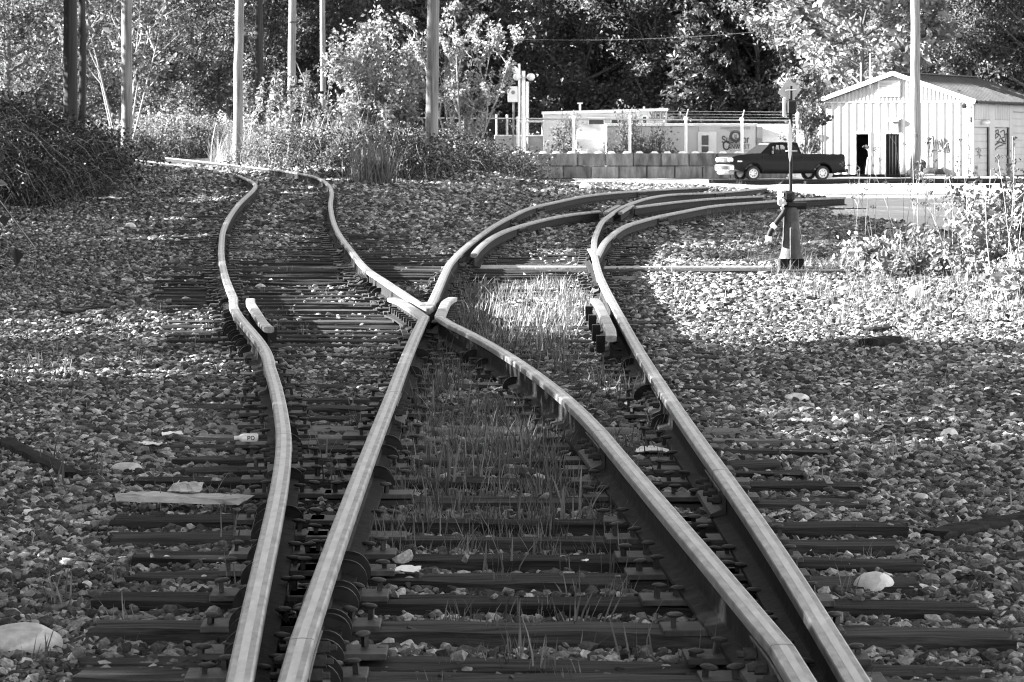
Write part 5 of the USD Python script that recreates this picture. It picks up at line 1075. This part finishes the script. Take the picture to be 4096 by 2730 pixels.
a0, a1 = tz_([(655, 253), (836, 96)]); obj('windscreen', (np.array([(a0[0], -.66, a0[1]), (a0[0], .66, a0[1]), (a1[0], .56, a1[1]), (a1[0], -.56, a1[1])]) + [-.005, 0, .004], [[0, 1, 2, 3]]), M['glass'], tk)
for cx, cz in ((520, 572), (1712, 572)):
    x, z = tz_([(cx, cz)])[0]; R_w = 114 * K
    for sg in (-1, 1):
        w_ = obj('wheel', revolve([(.19, -.11), (R_w - .03, -.12), (R_w, -.09), (R_w, .09), (R_w - .03, .12), (.19, .11)], 28, 'y').apply_translation((x, sg * (W2 - .14), z)), M['tyre'], tk, smooth=35)
        rim = obj('rim', revolve([(.0, .02), (.07, .03), (.085, .06), (.155, .045), (.175, .085), (.2, .09), (.2, -.05), (0, -.05)], 24, 'y').apply_transform(TM((x, sg * (W2 - .115), z), rz=0 if sg < 0 else PI)), M['rim'], w_, smooth=30)
        for q_ in range(7):
            th = q_ * 2 * PI / 7; obj('rim_slot', trimesh.creation.cylinder(.026, .012, sections=10, transform=TM((x + .125 * math.cos(th), sg * (W2 - .115 + .052), z + .125 * math.sin(th)), rx=PI / 2)), M['dark'], w_)
fb = lambda x0, x1, y0, y1, z0, z1, b=.02: slab(x0, x1, z0, z1, y0, y1, b)
xn = (135 - 520) * K
obj('grille', fb(xn - .02, xn + .05, -.5, .5, .80, 1.02), M['chrome'], tk)
for j in range(3): obj('grille_bar', fb(xn - .035, xn - .018, -.46, .46, .83 + .06 * j, .85 + .06 * j, .004), M['darkmetal'], tk)
for sg in (-1, 1): obj('headlight', rbox((.22, .3, .2), .05).apply_transform(TM((xn + .06, sg * .68, .9), rz=sg * .25)), M['lens'], tk); obj('marker_lamp', rbox((.22, .03, .06), .01).apply_transform(TM((xn + .42, sg * (W2 - .035), .84))), M['lens'], tk)
obj('front_bumper', rbox((.3, 1.74, .28), .06).apply_translation((xn + .05, 0, .56)), M['chrome'], tk, smooth=30); obj('valance', rbox((.25, 1.5, .2), .05).apply_translation((xn + .1, 0, .36)), M['white_side'], tk)
obj('rear_bumper', rbox((.2, 1.7, .16), .03).apply_translation(((2120 - 520) * K, 0, .42)), M['darkmetal'], tk); obj('tailgate_shelf', rbox((.5, 1.4, .05), .01).apply_translation(((2170 - 520) * K, 0, .66)), M['darkmetal'], tk)
for sg in (-1, 1):
    obj('tail_lamp', rbox((.06, .14, .4), .015).apply_translation(((2092 - 520) * K, sg * (W2 - .12), .88)), M['ink_grey'], tk); x_, z_ = tz_([(850, 235)])[0]; mi = obj('mirror', rbox((.12, .2, .17), .04).apply_translation((x_, sg * (W2 + .1), z_)), M['paint_black'], tk); obj('mirror_face', rbox((.02, .17, .14), .005).apply_translation((x_ - .07, sg * (W2 + .1), z_)), M['chrome'], mi)
    for px_ in (690, 1362): x_ = (px_ - 520) * K; obj('door_seam', fb(x_ - .006, x_ + .006, sg * (W2 - .012) - .006, sg * (W2 - .012) + .006, .4, 1.1, .002), M['dark'], tk)
    x_, z_ = tz_([(1250, 320)])[0]; obj('door_handle', rbox((.16, .03, .04), .01).apply_translation((x_, sg * (W2 - .03), z_)), M['darkmetal'], tk)
    for cx in (520, 1712):
        x_, z_ = tz_([(cx, 572)])[0]; th = np.linspace(.15, PI - .15, 14); obj('wheel_arch', tube([(x_ + .46 * math.cos(q_), sg * (W2 - .02), z_ + .46 * math.sin(q_)) for q_ in th], .028, 6), M['paint_black'], tk, smooth=60)
for z_, y_ in ((.62, .25), (.62, -.25)): obj('seat', rbox((.18, .5, .62), .06).apply_transform(TM(((1080 - 520) * K, y_ * 1.5, 1.05), ry=.15)), M['dark'], tk)
obj('underbody', fb((640 - 520) * K, (1900 - 520) * K, -.6, .6, .32, .45), M['dark'], tk)

# ---------------------------------------------------------------- switch stand
s = s_at(ST[1]); stn = thing('switch_stand', 'tall cast-iron switch stand with a diamond target and a white blade', 'switch stand', (float(ST[0]), float(ST[1]), float(ST[2])))
hz = lambda v: (1108 - v) / 4 / s          # height from picture rows (source px) above the base
wd = lambda w: w / 4 / s
prof = [(0, hz(1055)), (wd(49), hz(1055)), (wd(44), hz(1038)), (wd(38), hz(1010)), (wd(35), hz(975)), (wd(32), hz(920)), (wd(29.5), hz(870)), (wd(28.5), hz(850)), (0, hz(850))]
obj('pedestal', revolve(prof, 28), M['castiron'], stn, smooth=40)
for dx in (-1, 1): obj('foot', rbox((wd(46), wd(50), hz(1056)), .008).apply_translation((dx * wd(26), 0, hz(1056) / 2)), M['darkmetal'], stn)
obj('rib', rbox((.03, .04, hz(930)), .006).apply_translation((wd(-4), -wd(40), hz(930) / 2)), M['castiron'], stn)
obj('table_top', rbox((wd(80), wd(70), hz(829) - hz(848)), .01).apply_translation((wd(22), 0, (hz(829) + hz(848)) / 2)), M['darkmetal'], stn); obj('table_bracket', rbox((wd(92), wd(40), .05), .012).apply_translation((wd(16), 0, hz(842) - .02)), M['darkmetal'], stn)
obj('gear_housing', rbox((wd(46), wd(44), hz(783) - hz(829)), .03).apply_translation((wd(-10), 0, (hz(783) + hz(829)) / 2)), M['darkmetal'], stn); obj('lock_plate', rbox((wd(16), wd(22), wd(60)), .012).apply_translation((wd(-46), -.02, hz(812))), M['galv_white'], stn)
obj('hinge', trimesh.creation.cylinder(.045, .09, sections=14, transform=TM((wd(-40), -.06, hz(830)), rx=PI / 2)), M['galv'], stn)
mb = MB()
for k in range(7): mb.tm(trimesh.creation.torus(.016, .005, 10, 6), TM((wd(-38) + .006 * (k % 2), -.1, hz(790) - .03 * k), rx=PI / 2, rz=(k % 2) * PI / 2))
obj('chain', mb.get(), M['galv'], stn)
pt = lambda u, v, y=-.05: ((u - 3158) / 4 / s, y, hz(v))
obj('lever', tube([pt(3133, 848), pt(3126, 872), pt(3105, 900), pt(3086, 926), pt(3072, 950), pt(3066, 975)], .03, 10), M['darkmetal'], stn, smooth=50)
obj('lever_band', tube([pt(3092, 919), pt(3080, 932)], .036, 10), M['galv_white'], stn, smooth=50); obj('lever_tip', tube([pt(3067, 965), pt(3065, 985)], .036, 10), M['galv_white'], stn, smooth=50)
mx = (3156 - 3158) / 4 / s; obj('mast', tube([(mx, 0, hz(800)), (mx, 0, hz(365))], .019, 12), M['darkmetal'], stn, smooth=50)
dm = obj('target', rbox((.003, .003, .003), .001), M['signgrey'], stn) if False else None
c_ = np.array([(3105, 393), (3146, 334), (3200, 378), (3160, 432)], float); P_ = [((u - 3158) / 4 / s, hz(v)) for u, v in c_]
m_ = prism(P_, -.004, .004); V = np.array(m_.vertices); obj('diamond_target', (np.stack([V[:, 0], V[:, 2] + .045, V[:, 1]], 1), np.array(m_.faces)[:, ::-1]), M['signgrey'], stn)
obj('target_clamp', rbox((.1, .09, .16), .015).apply_translation((mx + .01, 0, hz(450))), M['darkmetal'], stn); obj('target_bolt', tube([(mx - .06, -.04, hz(383)), (mx + .06, -.04, hz(380))], .008, 6), M['galv'], stn); obj('bracket', rbox((.04, .05, .22), .01).apply_translation((mx - .07, 0, hz(450))), M['galv'], stn)
th = np.linspace(0, 2 * PI, 40)[:-1]; bl_ = [((3151 - 3158) / 4 / s + wd(9.2) * math.cos(a) * (1 - .25 * abs(math.sin(a)) ** 3), (hz(500) + hz(668)) / 2 + (hz(500) - hz(668)) / 2 * math.sin(a)) for a in th]
m_ = prism(bl_, -.004, .004); V = np.array(m_.vertices); V3 = np.stack([V[:, 0], V[:, 2] - .05, V[:, 1]], 1); cc = V3[:, 0].mean(); V3[:, 1] += (V3[:, 0] - cc) * .9; obj('white_blade', (V3, np.array(m_.faces)[:, ::-1]), M['white'], stn)
for v_ in (535, 625): obj('blade_bolt', tube([(mx - .06, -.06, hz(v_)), (mx + .07, -.02, hz(v_))], .008, 6), M['galv'], stn)
obj('tether', tube([pt(3182, 888, 0), pt(3188, 920, -.02), pt(3196, 960, 0), pt(3200, 1000, -.02), pt(3199, 1045, 0)], .006, 5), M['stalk'], stn)

# ---------------------------------------------------------------- loose timbers and litter
def baulk(name, label, pa, pb, w, h, m, seed, cat='timber', lift=0.0, dz=0.0):
    a, b = on_ground(pa[0] / 4, pa[1] / 4, dz), on_ground(pb[0] / 4, pb[1] / 4, dz); c = (a + b) / 2; L = float(np.linalg.norm((b - a)[:2])); t = thing(name, label, cat, c + [0, 0, lift], math.atan2(b[1] - a[1], b[0] - a[0])); obj('wood', (lambda vf: (vf[0] + [0, 0, h * .75], vf[1]))(tie_mesh(L, w, h, R_(seed), 10)), m, t, smooth=35)
baulk('broken_timber', 'dark splintered timber lying slantwise in the ballast at far left', (20, 1790), (290, 1935), .09, .07, M['oldwood'], 1)
baulk('broken_timber', 'long dark timber running out of the picture at lower right', (3740, 2178), (4220, 2085), .13, .07, M['oldwood'], 2)
baulk('broken_timber', 'black charred wood chunk on the sunlit gravel at right', (3480, 1400), (3575, 1388), .17, .11, M['oldwood'], 3)
baulk('broken_timber', 'small dark splinter of wood just beyond the charred chunk', (3470, 1345), (3565, 1335), .1, .08, M['oldwood'], 4)
baulk('broken_timber', 'short dark board at bottom right near the right rail', (3080, 2035), (3370, 2020), .1, .05, M['oldwood'], 5)
baulk('broken_timber', 'dark strip of rotten wood in the gravel below the pale boulder at right', (3735, 2335), (3890, 2350), .07, .05, M['oldwood'], 6)
baulk('broken_timber', 'dark piece of bark lying in the shaded gravel at upper left', (265, 1270), (385, 1245), .12, .07, M['oldwood'], 7)
baulk('plank_piece', 'pale weathered board lying along a tie left of the rails', (505, 1992), (960, 2010), .12, .03, M['palewood'], 8, 'plank', .0, .07)
baulk('plank_piece', 'short pale piece of board resting on the longer pale board', (690, 1982), (805, 1986), .09, .03, M['palewood'], 9, 'plank', .03, .08)
baulk('plank_piece', 'small pale stick beside the closed switch points', (2420, 1140), (2545, 1135), .08, .04, M['tie_pale'], 10, 'stick', .05)
bt = on_ground(990 / 4, 1770 / 4, .12); s2 = s_at(bt[1]); b_ = thing('plastic_bottle', 'small pale printed plastic bottle lying on a tie by the left rail', 'bottle', bt + [0, 0, .02], .1, scale=.62)
obj('bottle', revolve([(0, -.085), (.03, -.085), (.034, -.07), (.034, .03), (.03, .05), (.014, .075), (.014, .085), (0, .085)], 18, 'x').apply_transform(TM(rz=PI)), M['lens'], b_, smooth=40); obj('cap', revolve([(0, -.012), (.017, -.012), (.017, .016), (0, .016)], 14, 'x').apply_translation((-.095, 0, 0)), M['trim'], b_, smooth=40)
obj('label_band', revolve([(.0345, -.04), (.0352, -.04), (.0352, .045), (.0345, .045)], 18, 'x').apply_translation((.03, 0, 0)), M['paper'], b_, smooth=40)
lt = meshkit.text_mesh('PO', .032, .0015, True); lt.apply_transform(TM((-.005, -.0352, -.014), rx=PI / 2)); obj('lettering', lt, M['ink'], b_)
def scrap(label, u, v, w, d, seed, m='paper', lift=.03, name='paper_scrap', cat='litter'):
    p = on_ground(u / 4, v / 4); rng = R_(seed); n = 9; X_, Y_ = np.meshgrid(np.linspace(-.5, .5, n), np.linspace(-.5, .5, n)); Z_ = meshkit.fbm(np.stack([X_ * 3 + seed, Y_ * 3, 0 * X_], -1), 3, seed) * .5
    W = w / 4 / s_at(p[1]); V = np.stack([X_ * W + .1 * W * (meshkit.fbm(np.stack([X_ * 4, Y_ * 4 + seed, X_ * 0], -1), 2, seed + 5) - .5) * 2, Y_ * d, Z_ * W * .5], -1).reshape(-1, 3); i, j = np.meshgrid(np.arange(n - 1), np.arange(n - 1), indexing='ij'); f = np.stack([i * n + j, i * n + j + 1, (i + 1) * n + j + 1, (i + 1) * n + j], -1).reshape(-1, 4)
    V[:, 2] -= V[:, 2].min(); t = thing(name, label, cat, p + [0, 0, lift], rng.uniform(-.4, .4)); B0 = V - [0, 0, .003]; obj('sheet', (np.vstack([V, B0]), np.vstack([f, f[:, ::-1] + len(V)])), M[m], t, smooth=40)
scrap('torn white scrap of paper between the rails at the bottom', 1625, 2350, 115, .12, 1, lift=.06); scrap('crumpled pale wrapper in the grass between the rails', 2300, 2300, 130, .1, 2, lift=.05); scrap('pale torn paper beside the right pair of rails', 2610, 1850, 130, .12, 3, lift=.05)
scrap('crumpled white paper at the tie ends left of the tracks', 610, 1810, 90, .12, 4, lift=.04); scrap('second crumpled pale scrap just left of the bottle', 690, 1785, 80, .1, 5, lift=.06); scrap('white scrap caught at the foot of the bramble bank', 440, 808, 80, .35, 6, lift=.05); scrap('torn shard of clear plastic below the frog', 1760, 1345, 110, .22, 7, 'ink_grey', .1)
scrap('small pale curl of paper between the ties near the crossing rails', 2820, 1290, 60, .1, 8, lift=.04); scrap('light paper scrap on the sunlit gravel at right', 3380, 1560, 70, .12, 9, lift=.03)
